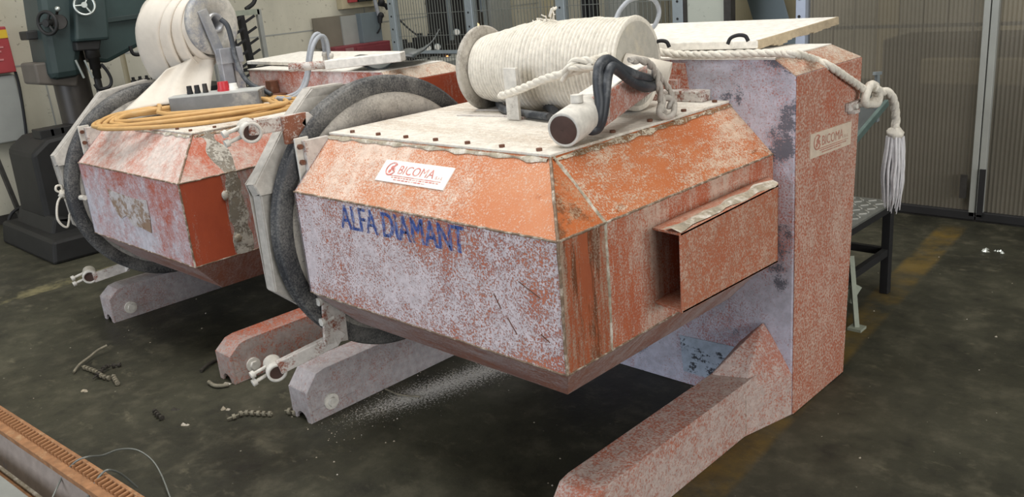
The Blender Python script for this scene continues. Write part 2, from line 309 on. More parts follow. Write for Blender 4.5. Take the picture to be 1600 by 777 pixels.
class Geo:
    def __init__(s): s.v = []; s.f = []; s.sm = []
    def add(s, verts, faces, smooth=False):
        o = len(s.v); s.v += [V(p) for p in verts]
        for f in faces: s.f.append([i + o for i in f]); s.sm.append(smooth)
        return s
    def box(s, lo, hi, rot=None, piv=None):
        x0, y0, z0 = lo; x1, y1, z1 = hi
        vs = [V(p) for p in ((x0, y0, z0), (x1, y0, z0), (x1, y1, z0), (x0, y1, z0), (x0, y0, z1), (x1, y0, z1), (x1, y1, z1), (x0, y1, z1))]
        if rot is not None:
            c = V(piv) if piv is not None else sum(vs, Vector()) / 8
            vs = [rot @ (p - c) + c for p in vs]
        return s.add(vs, [(0, 3, 2, 1), (4, 5, 6, 7), (0, 1, 5, 4), (1, 2, 6, 5), (2, 3, 7, 6), (3, 0, 4, 7)])
    def hexa(s, b, t):
        """eight corners: bottom ring b (4), top ring t (4)"""
        return s.add(list(b) + list(t), [(0, 3, 2, 1), (4, 5, 6, 7), (0, 1, 5, 4), (1, 2, 6, 5), (2, 3, 7, 6), (3, 0, 4, 7)])
    def bar(s, p0, p1, w, h, up=(0, 0, 1)):
        """rectangular bar from p0 to p1, w across and h along up"""
        p0, p1 = V(p0), V(p1); d = (p1 - p0).normalized(); u = V(up); u = (u - d * u.dot(d)).normalized(); r = d.cross(u)
        q = lambda p: [p - r * w / 2 - u * h / 2, p + r * w / 2 - u * h / 2, p + r * w / 2 + u * h / 2, p - r * w / 2 + u * h / 2]
        return s.add(q(p0) + q(p1), [(0, 1, 2, 3), (7, 6, 5, 4), (0, 4, 5, 1), (1, 5, 6, 2), (2, 6, 7, 3), (3, 7, 4, 0)])
    def sheet(s, pts, t):
        """flat polygon given a thickness t against its normal"""
        P = [V(p) for p in pts]; n = Vector()
        for i in range(len(P)):
            a, b = P[i], P[(i + 1) % len(P)]; n += a.cross(b)
        n.normalize(); k = len(P); Q = [p - n * t for p in P]
        return s.add(P + Q, [tuple(range(k)), tuple(range(2 * k - 1, k - 1, -1))] + [(i, k + i, k + (i + 1) % k, (i + 1) % k) for i in range(k)])
    def tube(s, pts, r, seg=8, closed=False, caps=True):
        P = [V(p) for p in pts]; n = len(P); rings = []
        rr = r if callable(r) else (lambda t: r)
        d0 = (P[1] - P[0]).normalized(); x, y, _ = frame_from(d0)
        for i in range(n):
            if closed: d = (P[(i + 1) % n] - P[i - 1]).normalized()
            else: d = (P[min(i + 1, n - 1)] - P[max(i - 1, 0)]).normalized()
            x = (x - d * x.dot(d)).normalized(); y = d.cross(x)
            ra = rr(i / max(1, n - 1))
            rings.append([P[i] + (x * math.cos(2 * math.pi * k / seg) + y * math.sin(2 * math.pi * k / seg)) * ra for k in range(seg)])
        vs = [p for rg in rings for p in rg]; fs = []
        for i in range(n if closed else n - 1):
            a, b = i * seg, ((i + 1) % n) * seg
            for k in range(seg): fs.append((a + k, a + (k + 1) % seg, b + (k + 1) % seg, b + k))
        s.add(vs, fs, True)
        if caps and not closed:
            s.add(rings[0], [tuple(reversed(range(seg)))]); s.add(rings[-1], [tuple(range(seg))])
        return s
    def cyl(s, p0, p1, r0, r1=None, seg=20, caps=True):
        r1 = r0 if r1 is None else r1
        x, y, d = frame_from(V(p1) - V(p0)); y = d.cross(x)
        A = [V(p0) + (x * math.cos(2 * math.pi * k / seg) + y * math.sin(2 * math.pi * k / seg)) * r0 for k in range(seg)]
        B = [V(p1) + (x * math.cos(2 * math.pi * k / seg) + y * math.sin(2 * math.pi * k / seg)) * r1 for k in range(seg)]
        s.add(A + B, [(k, (k + 1) % seg, seg + (k + 1) % seg, seg + k) for k in range(seg)], True)
        if caps: s.add(A, [tuple(reversed(range(seg)))]); s.add(B, [tuple(range(seg))])
        return s
    def lathe(s, p0, axis, prof, seg=48, closed=False, smooth=True):
        """prof: list of (t along axis, radius)"""
        x, y, d = frame_from(axis); y = d.cross(x); vs = []; fs = []; n = len(prof)
        for t, r in prof:
            for k in range(seg):
                a = 2 * math.pi * k / seg
                vs.append(V(p0) + d * t + (x * math.cos(a) + y * math.sin(a)) * max(r, 1e-4))
        for i in range(n if closed else n - 1):
            a, b = i * seg, ((i + 1) % n) * seg
            for k in range(seg): fs.append((a + k, a + (k + 1) % seg, b + (k + 1) % seg, b + k))
        return s.add(vs, fs, smooth)
    def ring(s, p0, axis, r_in, r_out, h, seg=40):
        return s.lathe(p0, axis, [(0, r_in), (0, r_out), (h, r_out), (h, r_in)], seg, True, False)
    def ball(s, c, r, seg=12, rings=8, sc=(1, 1, 1), jit=0.0):
        vs = []; fs = []; c = V(c)
        for i in range(rings + 1):
            th = math.pi * i / rings
            for k in range(seg):
                ph = 2 * math.pi * k / seg; q = Vector((math.sin(th) * math.cos(ph) * sc[0], math.sin(th) * math.sin(ph) * sc[1], math.cos(th) * sc[2]))
                vs.append(c + q * r * (1 + jit * noise.noise(q * 3 + c * 5)))
        for i in range(rings):
            for k in range(seg): fs.append((i * seg + k, (i + 1) * seg + k, (i + 1) * seg + (k + 1) % seg, i * seg + (k + 1) % seg))
        return s.add(vs, fs, True)
    def rope(s, pts, r, strands=3, seg=6, pitch=None, n=6):
        path = smooth_path(pts, n); L = 0; pitch = pitch or r * 7; x, y, _ = frame_from(path[1] - path[0])
        st = [[] for _ in range(strands)]
        for i, p in enumerate(path):
            d = (path[min(i + 1, len(path) - 1)] - path[max(i - 1, 0)]).normalized()
            if i: L += (p - path[i - 1]).length
            x = (x - d * x.dot(d)).normalized(); y = d.cross(x)
            for j in range(strands):
                a = 2 * math.pi * (j / strands + L / pitch); st[j].append(p + (x * math.cos(a) + y * math.sin(a)) * r * .38)
        for q in st: s.tube(q, r * .66, seg)
        return s
    def build(s, name, mat, parent=None, bevel=0.0, seg=2):
        me = bpy.data.meshes.new(name)
        off = parent_world(parent) if parent else Vector()
        me.from_pydata([tuple(p - off) for p in s.v], [], s.f)
        bm = bmesh.new(); bm.from_mesh(me); bmesh.ops.recalc_face_normals(bm, faces=bm.faces); bm.to_mesh(me); bm.free()
        me.polygons.foreach_set('use_smooth', s.sm)
        me.materials.append(mat)
        o = bpy.data.objects.new(name, me); COL.objects.link(o)
        if parent: o.parent = parent
        if bevel:
            b = o.modifiers.new('bevel', 'BEVEL'); b.width = bevel; b.segments = seg; b.limit_method = 'ANGLE'; b.angle_limit = .6
        return o
def parent_world(o):
    p = Vector()
    while o: p += o.location; o = o.parent
    return p
def thing(name, label, cat, loc=(0, 0, 0), group=None):
    o = bpy.data.objects.new(name, None); COL.objects.link(o); o.empty_display_size = .1
    o.location = loc; o['label'] = label; o['category'] = cat
    if group: o['group'] = group
    return o
def tag(o, label, cat, group=None):
    o['label'] = label; o['category'] = cat
    if group: o['group'] = group
    return o
def struct(o): o['kind'] = 'structure'; return o
def text_part(name, body, mat, parent, origin, xd, yd, width, height, lift=.0008, bold=0.0, weight=.012):
    cu = bpy.data.curves.new(name, 'FONT'); cu.body = body; cu.size = 1; cu.offset = weight; cu.resolution_u = 3
    to = bpy.data.objects.new(name, cu); COL.objects.link(to)
    dg = bpy.context.evaluated_depsgraph_get(); dg.update()
    me = bpy.data.meshes.new_from_object(to.evaluated_get(dg))
    bpy.data.objects.remove(to)
    xs = [v.co.x for v in me.vertices]; ys = [v.co.y for v in me.vertices]
    x0, x1, y0, y1 = min(xs), max(xs), min(ys), max(ys)
    xd = V(xd).normalized(); yd = V(yd).normalized(); n = xd.cross(yd)
    off = parent_world(parent)
    for v in me.vertices:
        a = (v.co.x - x0) / (x1 - x0) * width; b = (v.co.y - y0) / (y1 - y0) * height
        v.co = V(origin) + xd * a + yd * b + n * lift - off
    if bold:
        vs = [v.co.copy() for v in me.vertices]; fs = [tuple(p.vertices) for p in me.polygons]; V_, F_ = [], []
        for k in (-1, 0, 1):
            o_ = len(V_); V_ += [tuple(v + xd * bold * k + n * .00015 * k) for v in vs]; F_ += [tuple(i + o_ for i in f) for f in fs]
        me = bpy.data.meshes.new(name); me.from_pydata(V_, [], F_)
    me.materials.clear(); me.materials.append(mat)
    o = bpy.data.objects.new(name, me); COL.objects.link(o); o.parent = parent
    return o

# ---------------------------------------------------------------- the hall
struct(Geo().box((-8.2, -8.5, -.2), (8.2, 9.2, 0)).build('floor', M['floor']))
wl_ = struct(Geo().box((-8.2, -8.5, 0), (-8.0, 9.2, 5.4)).build('wall_left', M['wall']))
wb_ = struct(Geo().box((-8.0, 8.8, 0), (8.2, 9.0, 5.4)).build('wall_back', M['backwall']))
g = Geo(); g.box((8.0, -8.5, 0), (8.2, 8.8, 1.2)); g.box((8.0, -8.5, 4.0), (8.2, 8.8, 5.4)); g.box((8.0, -8.5, 1.2), (8.2, -3.2, 4.0)); g.box((8.0, 4.2, 1.2), (8.2, 8.8, 4.0))
struct(g.build('wall_right', M['wall']))   # window band out of view, added so light comes in from the right
g = Geo()   # roof with two openings for the skylights and an open gate at the front
g.box((-8.2, -8.5, 5.2), (-5.2, 5.6, 5.4)); g.box((-.6, -8.5, 5.2), (8.2, 9.0, 5.4))
g.box((-5.2, -8.5, 5.2), (-.6, .2, 5.4)); g.box((-5.2, 3.6, 5.2), (-.6, 9.0, 5.4)); g.box((-8.2, 7.6, 5.2), (-5.2, 9.0, 5.4)); g.box((-8.2, 5.6, 5.2), (-7.2, 7.6, 5.4))
struct(g.build('ceiling', M['tan']))
# shallow joints between the wall's precast slabs
g = Geo()
for z in (1.25, 2.3): g.box((-8.001, -8, z - .006), (-7.997, 8.8, z + .006))
for y in (2.55, 4.25, 5.95, 7.65): g.box((-8.001, y - .006, 0), (-7.997, y + .006, 5.2))
g.build('slab_joint', M['grey_paint'], wl_)
# vertical boards on the far wall
for i in range(26):
    x = -7.9 + i * .22
    Geo().box((x, 8.76, 0), (x + .205, 8.8, 3.2)).build('board', M['backwall'] if i % 5 else M['tan'], wb_)
# dark grime strip at the foot of the left wall
struct(Geo().box((-8.0, -8, 0), (-7.985, 8.8, .07)).build('baseboard_left', M['dark_metal']))

# ---------------------------------------------------------------- wire saw machines
M['crust_brown'] = paint('brown_edge_crust', srgb(122, 88, 58), srgb(140, 100, 66), srgb(204, 192, 172), -.02, 8, (1, 1, 1), .6, 1.0, .9, .14, seed=28.2, bump=1.0)
def nut(g, p, axis, r, h):
    g.cyl(p, V(p) + V(axis).normalized() * h, r, seg=6)
def name_plate(root, c0, xd, yd, w, h, mat, ink, name='name_plate'):
    xd = V(xd).normalized(); yd = V(yd).normalized(); n = xd.cross(yd); c0 = V(c0)
    q = [c0, c0 + xd * w, c0 + xd * w + yd * h, c0 + yd * h]
    p = Geo().sheet([a + n * .004 for a in q], .004).build(name, mat, root)
    p['label'] = 'rectangular maker plate lettered BICOMA'
    o = c0 + n * .004
    text_part('plate_lettering', 'BICOMA', ink, p, o + xd * w * .27 + yd * h * .40, xd, yd, w * .52, h * .40, weight=0)
    text_part('plate_lettering', 'S.r.l.', ink, p, o + xd * w * .82 + yd * h * .40, xd, yd, w * .10, h * .13, weight=.0)
    g = Geo()
    g.sheet([o + xd * w * .14 + yd * h * .29 + n * .0008, o + xd * w * .92 + yd * h * .29 + n * .0008, o + xd * w * .92 + yd * h * .32 + n * .0008, o + xd * w * .14 + yd * h * .32 + n * .0008], .0006)
    for a, b, z in ((.22, .88, .20), (.27, .72, .10)):
        x = a
        while x < b:
            d = random.uniform(.02, .05)
            g.sheet([o + xd * w * x + yd * h * z + n * .0008, o + xd * w * (x + d) + yd * h * z + n * .0008, o + xd * w * (x + d) + yd * h * (z + .045) + n * .0008, o + xd * w * x + yd * h * (z + .045) + n * .0008], .0006)
            x += d + .012
    g.build('plate_small_print', ink, p)
    # round emblem: open ring with a leaf-like mark inside
    e = Geo(); c = o + xd * w * .155 + yd * h * .60
    R0, R1 = h * .26, h * .32
    for k in range(20):
        a0, a1 = math.radians(40 + k * 15), math.radians(55 + k * 15)
        pt = lambda a, r: c + xd * math.cos(a) * r + yd * math.sin(a) * r + n * .0008
        e.sheet([pt(a0, R0), pt(a0, R1), pt(a1, R1), pt(a1, R0)][::-1], .0006)
    for dx, dy, r in ((.02, .05, .10), (.16, -.02, .09), (-.04, -.12, .09), (.12, .16, .07)):
        cc = c + xd * h * dx + yd * h * dy
        e.sheet([cc + xd * math.cos(t * math.pi / 4) * h * r + yd * math.sin(t * math.pi / 4) * h * r + n * .0008 for t in range(8)], .0006)
    e.build('emblem', ink, p)
    return p
def leg_beam(root, x0, x1, y0, y1, h, mat, boltside=True):
    """inverted channel on the floor, nose sloping down at y0, open notch under the nose"""
    t = .012; zt = .135; ys = y0 + .055; g = Geo()
    poly = [(y0 + t, .05), (y0 + .22, .05), (y0 + .22, 0), (y1, 0), (y1, h), (ys + .04, h), (ys, h - .008), (y0 + t * .2, zt), (y0 + t, zt)]
    vs = [(x0, y, z) for y, z in poly] + [(x1, y, z) for y, z in poly]; k = len(poly)
    g.add(vs, [tuple(range(k)), tuple(range(2 * k - 1, k - 1, -1))] + [(i, (i + 1) % k, k + (i + 1) % k, k + i) for i in range(k)])
    for a, b in ((x0, x0 + t), (x1 - t, x1)): g.box((a, y0 + t, 0), (b, y0 + .22, .05))
    # nose plate with an arched notch
    xm = (x0 + x1) / 2; n = 8; w = (x1 - x0) * .28
    arch = [(xm + w * math.cos(math.pi * i / n), w * 1.0 * math.sin(math.pi * i / n)) for i in range(n + 1)]
    out = [(x1, 0), (x1, zt), (x0, zt), (x0, 0)]
    ring = [(x1, 0)] + arch + [(x0, 0)]
    for i in range(len(ring) - 1):
        (ax, az), (bx, bz) = ring[i], ring[i + 1]
        ta = (x1 + (x0 - x1) * i / (len(ring) - 1)); tb = (x1 + (x0 - x1) * (i + 1) / (len(ring) - 1))
        g.hexa([(ax, y0, az), (bx, y0, bz), (bx, y0 + t, bz), (ax, y0 + t, az)], [(ta, y0, zt), (tb, y0, zt), (tb, y0 + t, zt), (ta, y0 + t, zt)])
    b = g.build('leg', mat, root, .004)
    q = Geo(); q.cyl((x1, y0 + .10, .06), (x1 + .010, y0 + .10, .06), .033, seg=20); q.cyl((x1 + .01, y0 + .10, .06), (x1 + .022, y0 + .10, .06), .020, seg=6)
    q.build('leg_bolt', M['white_steel'], b)
    return b
def nozzle(root, pts, clamp_c, name):
    """flat bracket with a pipe clamp at its end, the pipe bore facing the viewer's right"""
    g = Geo()
    for a, b in zip(pts[:-1], pts[1:]):
        d = (V(b) - V(a)).normalized()
        g.bar(V(a) - d * .012, V(b) + d * .012, .03, .05, (0, 0, 1) if abs(d.z) < .8 else (0, 1, 0))
    br = g.build(name, M['bracket'], root, .003)
    c = V(clamp_c); ax = Vector((.93, -.32, -.12)).normalized()
    q = Geo(); q.lathe(c - ax * .055, ax, [(0, .018), (0, .033), (.06, .033), (.062, .037), (.088, .037), (.09, .028), (.03, .026)], 24, True)
    cl = q.build('pipe_clamp', M['white_steel'], br)
    Geo().cyl(c + ax * .012, c + ax * .026, .0285, seg=20).build('clamp_bore', M['hole'], cl)
    for dy, dz in ((-.022, -.018), (-.024, .014)):
        b = c + Vector((-.02, dy, dz)); e = Geo()
        e.cyl(b, b + Vector((-.01, -.045, -.012)), .007, seg=8); e.cyl(b + Vector((-.01, -.045, -.012)), b + Vector((-.012, -.06, -.016)), .014, seg=6)
        e.build('clamp_bolt', M['white_steel'], cl)
    return br

def saw(label, group, xL, xR, dz, cabx, cabl, cabtop, xw, xg, legs, mats, oct_up, oct_lo, second=False):
    root = thing('wire_saw_machine', label, 'machine', (xL - .012 if not second else xL, 1.53, 0), group)
    yF, yT, yC = 1.528, 1.711, 2.636; yS = 1.72
    z0, z1, z2, z3 = .408 + dz, .5914 + dz, .9607 + dz, 1.1288 + dz
    c = .17; xT = xR - c
    S = .012
    # inner housing so that no gap shows
    i = .006
    g = Geo(); ring = lambda x, y0, z: [(xL + i, y0 + i, z), (x - i, y0 + i, z), (x - i, yC, z), (xL + i, yC, z)]
    R = [ring(xT, yT, z0 + i), ring(xR, yF, z1), ring(xR, yF, z2), ring(xT, yT, z3 - i)]
    vs = [p for r in R for p in r]; fs = [(3, 2, 1, 0), (12, 13, 14, 15)]
    for a in range(3):
        for k in range(4): fs.append((a * 4 + k, a * 4 + (k + 1) % 4, a * 4 + 4 + (k + 1) % 4, a * 4 + 4 + k))
    g.add(vs, fs); g.build('housing', M['dark_metal'], root)
    P = lambda pts, nm, mt, t=.005: Geo().sheet(pts, t).build(nm, mt, root, .0015)
    P([(xL, yF, z1), (xR, yF, z1), (xR, yF, z2), (xL, yF, z2)], 'front_panel', mats['front'])
    P([(xL, yF, z2), (xR, yF, z2), (xT, yT, z3), (xL, yT, z3)], 'front_chamfer_panel', mats['front_chamfer'])
    P([(xR, yF, z1), (xR, yS, z1), (xR, yS, z2), (xR, yF, z2)], 'corner_panel', mats['corner'])
    P([(xR, yS, z1), (xR, yC, z1), (xR, yC, z2), (xR, yS, z2)], 'side_panel', mats['side'])
    P([(xR, yF, z2), (xR, yS, z2), (xT, yT, z3)], 'corner_chamfer_panel', mats['corner_chamfer'])
    P([(xR, yS, z2), (xR, yC, z2), (xT, yC, z3), (xT, yT, z3)], 'side_chamfer_panel', mats['side_chamfer'])
    P([(xL, yF, z1), (xL, yT, z0), (xT, yT, z0), (xR, yF, z1)], 'lower_front_chamfer', mats['bottom'])
    P([(xR, yF, z1), (xT, yT, z0), (xT, yC, z0), (xR, yC, z1)], 'lower_side_chamfer', mats['bottom'])
    cover = Geo().sheet([(xL - .004, yT - .006, z3 + .006), (xT + .006, yT - .006, z3 + .006), (xT + .006, yC, z3 + .006), (xL - .004, yC, z3 + .006)], .008).build('top_cover', mats['top'], root, .002)
    for k in range(7):
        q = Geo(); nut(q, (xL + .10 + k * (xT - xL - .16) / 6, yT + .022, z3 + .006), (0, 0, 1), .009, .008); q.build('cover_bolt', M['rusty'], cover)
    for k in range(5):
        q = Geo(); nut(q, (xT - .025, yT + .12 + k * .19, z3 + .006), (0, 0, 1), .009, .008); q.build('cover_bolt', M['rusty'], cover)
    # weld beads along the folded edges
    for a, b, r in (((xL, yF, z2), (xR, yF, z2), .0035), ((xR, yF, z2), (xR, yC, z2), .0035), ((xR, yF, z1), (xR, yF, z2), .0045), ((xT, yT, z3), (xR, yF, z2), .0045), ((xL, yF, z1), (xR, yF, z1), .003), ((xR, yF, z1), (xR, yC, z1), .003)):
        A, B = V(a), V(b); n = max(6, int((B - A).length / .02))
        pts = [A.lerp(B, t / n) + Vector((random.uniform(-1, 1), random.uniform(-1, 1), random.uniform(-1, 1))) * .0009 for t in range(n + 1)]
        Geo().tube(pts, r, 6).build('weld_bead', M['bead'], root)
    # seam of old filler from the top corner down the side
    w = .085 if second else .011; ys2 = yS + (.05 if second else 0)
    for a, b, nrm in (((xT, yT + (.06 if second else .01), z3), (xR, ys2, z2), (.7, 0, .7)), ((xR, ys2, z2), (xR, ys2, z1), (1, 0, 0))):
        A, B = V(a), V(b); d = (B - A).normalized(); nn = V(nrm).normalized(); sd = d.cross(nn).normalized(); n = 26; vs = []; fs = []
        for t in range(n + 1):
            p = A.lerp(B, t / n); ww = w * (.6 + .7 * noise.noise(p * 14 + V((dz * 50, 0, 0))) + .3)
            vs += [p - sd * ww / 2, p + nn * .006 * (1 + .6 * noise.noise(p * 40)), p + sd * ww / 2]
        for t in range(n): fs += [(t * 3, t * 3 + 1, t * 3 + 4, t * 3 + 3), (t * 3 + 1, t * 3 + 2, t * 3 + 5, t * 3 + 4)]
        Geo().add(vs, fs, True).build('seam_filler', M['seam2'] if second else M['seam'], root)
    # crusts of stone dust along the rim of the top cover
    for a, b, nrm, w, mt in (((xT + .012, yT, z3 - .010), (xT + .012, yC, z3 - .010), (.6, 0, .8), .024, M['crust_brown']), ((xL, yT - .012, z3 - .009), (xT, yT - .012, z3 - .009), (0, -.6, .8), .020, M['seam'])):
        A, B = V(a), V(b); d = (B - A).normalized(); nn = V(nrm).normalized(); sd = d.cross(nn).normalized(); n = 60; vs = []; fs = []
        for t in range(n + 1):
            p = A.lerp(B, t / n); ww = w * max(.15, .75 + 1.1 * noise.noise(p * 17 + V((dz * 50, 3, 0))))
            vs += [p - sd * ww / 2, p + nn * .004 * (1 + .8 * noise.noise(p * 60)), p + sd * ww / 2]
        for t in range(n): fs += [(t * 3, t * 3 + 1, t * 3 + 4, t * 3 + 3), (t * 3 + 1, t * 3 + 2, t * 3 + 5, t * 3 + 4)]
        Geo().add(vs, fs, True).build('dust_crust', mt, root)
    # left end plate of the housing
    Geo().sheet([(xL, yF, z1), (xL, yF, z2), (xL, yT, z3), (xL, yC, z3), (xL, yC, z0), (xL, yT, z0)], .006).build('end_plate', mats['front'], root)

    # drive wheel and its guard, left of the housing
    cy, cz, RW = 1.987, .765 + dz, .528
    g = Geo(); a = (-1, 0, 0)
    g.lathe((xw, cy, cz), a, [(-.002, RW - .060), (.0, RW - .012), (.006, RW), (.014, RW - .004), (.026, RW - .022), (.036, RW - .004), (.046, RW), (.052, RW - .012), (.052, RW - .11)], 96, True)
    wheel = g.build('drive_wheel', M['rubber'], root)
    g = Geo(); g.lathe((xw, cy, cz), a, [(.002, RW - .058), (.004, RW - .062), (.0, RW - .066), (.0, RW - .160), (.014, RW - .163), (.014, RW - .174), (.002, RW - .178), (.002, .05), (.045, .05), (.045, RW - .058)], 96, True)
    g.build('wheel_disc', M['wheel_disc'], wheel)
    Geo().lathe((xw, cy, cz), a, [(-.03, 0.001), (-.03, .07), (.06, .09), (.06, .001)], 32).build('wheel_hub', M['guard'], wheel)
    # octagonal guard: plate split in upper and lower half, with a rim
    yg1 = 2.52; zs = .925 + dz
    up = oct_up + [(yg1, zs), (yg1, .972 + dz), (2.2, oct_up[0][1])]
    lo = oct_lo + [(2.18, oct_lo[-1][1]), (yg1, .558 + dz), (yg1, zs)]
    lean = lambda z: xg + .022 - .085 * max(0, z - zs) / .33
    gu = Geo().sheet([(lean(z), y, z) for y, z in up], .010).build('wheel_guard', M['guard'], root, .002)
    Geo().sheet([(xg, y, z) for y, z in lo], .008).build('lower_guard_plate', M['guard'], gu, .002)
    g = Geo(); rim = lo[:-2]
    for (y0, q0), (y1, q1) in zip(rim[:-1], rim[1:]): g.bar((xg - .03, y0, q0), (xg - .03, y1, q1), .006, .05, (1, 0, 0))
    ru = oct_up
    for (y0, q0), (y1, q1) in zip(ru[:-1], ru[1:]): g.bar((lean(q0) - .03, y0, q0), (lean(q1) - .03, y1, q1), .006, .05, (1, 0, 0))
    g.build('guard_rim', M['guard'], gu)
    Geo().sheet([(xg - .06, y, z) for y, z in oct_up + lo[1:-1]], .006).build('guard_back_plate', M['guard'], gu)
    # scraper bracket between housing and wheel
    br = Geo().box((xw + .012, 1.575, .93 + dz), (xw + .022, 1.63, 1.135 + dz)).build('scraper_bracket', M['white_steel'], root, .002)
    Geo().box((xw + .022, 1.60, 1.00 + dz), (xL, 1.70, 1.125 + dz)).build('scraper_block', M['bracket'], br, .002)
    for z in (1.105, 1.05):
        q = Geo(); nut(q, (xw + .022, 1.588, z + dz), (1, 0, 0), .010, .012); q.build('bracket_bolt', M['rusty'], br)

    # cabinet behind the housing
    yb0, yb1 = 3.06, 3.135; zs_, zt_ = cabtop - .055, cabtop
    g = Geo()
    g.add([(cabl, yC, 0), (cabx, yC, 0), (cabx, yb0, 0), (cabl, yb0, 0), (cabl, yC, zs_), (cabx, yC, zs_), (cabx, yb1, zs_), (cabl, yb1, zs_),
           (cabl, yC, zt_), (cabx - .075, yC, zt_), (cabx - .075, yb1 - .09, zt_), (cabl, yb1 - .09, zt_)],
          [(3, 2, 1, 0), (0, 1, 5, 4), (2, 3, 7, 6), (3, 0, 4, 7), (8, 9, 10, 11), (4, 5, 9, 8), (5, 6, 10, 9), (6, 7, 11, 10), (7, 4, 8, 11), (1, 2, 6, 5)])
    cab = g.build('cabinet', mats['cab_front'], root, .006)
    Geo().sheet([(cabx + .004, yC + .002, .004), (cabx + .004, yb0, .004), (cabx + .004, yb1, zs_), (cabx + .004, yC + .002, zs_)], .005).build('cabinet_side_panel', mats['cab_side'], cab, .002)
    Geo().sheet([(cabx, yC, zs_ + .003), (cabx, yb1, zs_ + .003), (cabx - .075, yb1 - .09, zt_ + .003), (cabx - .075, yC, zt_ + .003)], .004).build('cabinet_side_chamfer', mats['cab_top'], cab)
    Geo().sheet([(cabl, yC - .006, zt_ + .004), (cabx - .07, yC - .006, zt_ + .004), (cabx - .072, yb1 - .088, zt_ + .004), (cabl, yb1 - .088, zt_ + .004)], .006).build('cabinet_top_panel', mats['cab_toppan'], cab)
    name_plate(root, (cabx + .004, 2.728, cabtop - .345), (0, 1, -.03), (0, .02, 1), .322, .084, M['plate_dusty'], M['plate_pale'])
    # legs
    for (x0, x1, mt) in legs:
        leg_beam(root, x0, x1, 1.535, yC, .205 if not second else .185, mt)
    return root

def yz(*p): return [(a[1], a[2]) for a in p]
m1 = dict(front=M['front'], front_chamfer=M['front_chamfer'], corner=M['corner_panel'], side=M['side_panel'], corner_chamfer=M['corner_chamfer'], side_chamfer=M['side_chamfer'],
          bottom=M['bottom_chamfer'], top=M['top_cover'], cab_front=M['cab_front'], cab_side=M['cab_side'], cab_top=M['cab_top'], cab_toppan=M['white_slab'])
saw1 = saw('large orange wire saw machine lettered ALFA DIAMANT, nearest the viewer', 'orange wire saw machines', -2.588, -1.383, 0, -1.305, -2.62, 1.275, -2.63, -2.70,
           [(-2.885, -2.755, M['leg_grey']), (-1.50, -1.365, M['leg'])], m1, yz((-2.76, 1.916, 1.271), (-2.76, 1.776, 1.273), (-2.72, 1.621, 1.159), (-2.69, 1.445, 0.989), (-2.68, 1.454, 0.952)), yz((-2.7, 1.465, 0.947), (-2.7, 1.457, 0.593), (-2.7, 1.598, 0.465), (-2.7, 1.775, 0.316), (-2.7, 2.021, 0.211)))
m2 = dict(front=M['front2'], front_chamfer=M['front_chamfer2'], corner=M['red_side'], side=M['side_panel2'], corner_chamfer=M['side_chamfer2'], side_chamfer=M['side_chamfer2'],
          bottom=M['bottom_chamfer'], top=M['top_cover'], cab_front=M['cab_front2'], cab_side=M['red_side'], cab_top=M['cab_top'], cab_toppan=M['white_slab'])
saw2 = saw('dusty pink wire saw machine behind, with yellow cable coiled on top', 'orange wire saw machines', -4.607, -3.493, -.066, -3.40, -4.75, 1.212, -4.655, -4.72,
           [(-4.79, -4.66, M['leg_grey']), (-3.485, -3.355, M['leg2'])], m2, yz((-4.8, 2.047, 1.234), (-4.78, 1.788, 1.203), (-4.7, 1.463, 0.931), (-4.7, 1.464, 0.881)), yz((-4.72, 1.47, 0.878), (-4.72, 1.486, 0.56), (-4.72, 1.616, 0.425), (-4.72, 1.753, 0.293), (-4.72, 1.897, 0.193)), True)
# --- details of the near machine
M['brown_plate'] = paint('brown_rusty_plate', srgb(116, 72, 54), srgb(136, 84, 62), srgb(190, 176, 168), -.10, 5, (1, 1, 1), .6, .7, .7, .12, seed=27.1)
name_plate(saw1, (-2.205, 1.597, 1.0235), (1, 0, 0), (0, .183, .168), .325, .079, M['plate_white'], M['plate_red'])
for mt, lift, wt in ((M['blue_wash'], .0008, .03), (M['blue_print'], .0016, .018)):
    text_part('painted_lettering', 'ALFA DIAMANT', mt, saw1, (-2.325, 1.528, .868), (1, 0, .008), (-.008, 0, 1), .592, .080, lift, bold=.0045 if mt is M['blue_wash'] else .0028, weight=0)
# open sheet-metal channel on the side
x0, x1 = -1.383, -1.262
g = Geo()
g.hexa([(x0, 1.93, .660), (x1, 1.89, .668), (x1, 2.44, .655), (x0, 2.60, .645)], [(x0, 1.93, .668), (x1, 1.89, .676), (x1, 2.44, .663), (x0, 2.60, .653)])
g.hexa([(x0, 1.93, .884), (x1, 1.89, .894), (x1, 2.44, .905), (x0, 2.60, .885)], [(x0, 1.93, .892), (x1, 1.89, .902), (x1, 2.44, .913), (x0, 2.60, .893)])
g.hexa([(x1 - .006, 1.89, .668), (x1, 1.89, .668), (x1, 2.44, .655), (x1 - .006, 2.44, .655)], [(x1 - .006, 1.89, .902), (x1, 1.89, .902), (x1, 2.44, .913), (x1 - .006, 2.44, .913)])
g.hexa([(x0, 2.595, .645), (x1, 2.435, .655), (x1, 2.44, .655), (x0, 2.60, .645)], [(x0, 2.595, .893), (x1, 2.435, .913), (x1, 2.44, .913), (x0, 2.60, .893)])
ch = g.build('side_channel', M['side_channel'], saw1, .002)
g = Geo(); A, B = V((x1 - .03, 1.89, .905)), V((x1 - .03, 2.46, .914)); n = 22; vs = []; fs = []
for t in range(n + 1):
    p = A.lerp(B, t / n); w = .03 * (.8 + .8 * noise.noise(p * 11)); vs += [p + V((-w, 0, -.001)), p + V((0, 0, .006 + .004 * noise.noise(p * 30))), p + V((w * .9, 0, -.001))]
for t in range(n): fs += [(t * 3, t * 3 + 1, t * 3 + 4, t * 3 + 3), (t * 3 + 1, t * 3 + 2, t * 3 + 5, t * 3 + 4)]
g.add(vs, fs, True).build('settled_powder', M['seam'], ch)
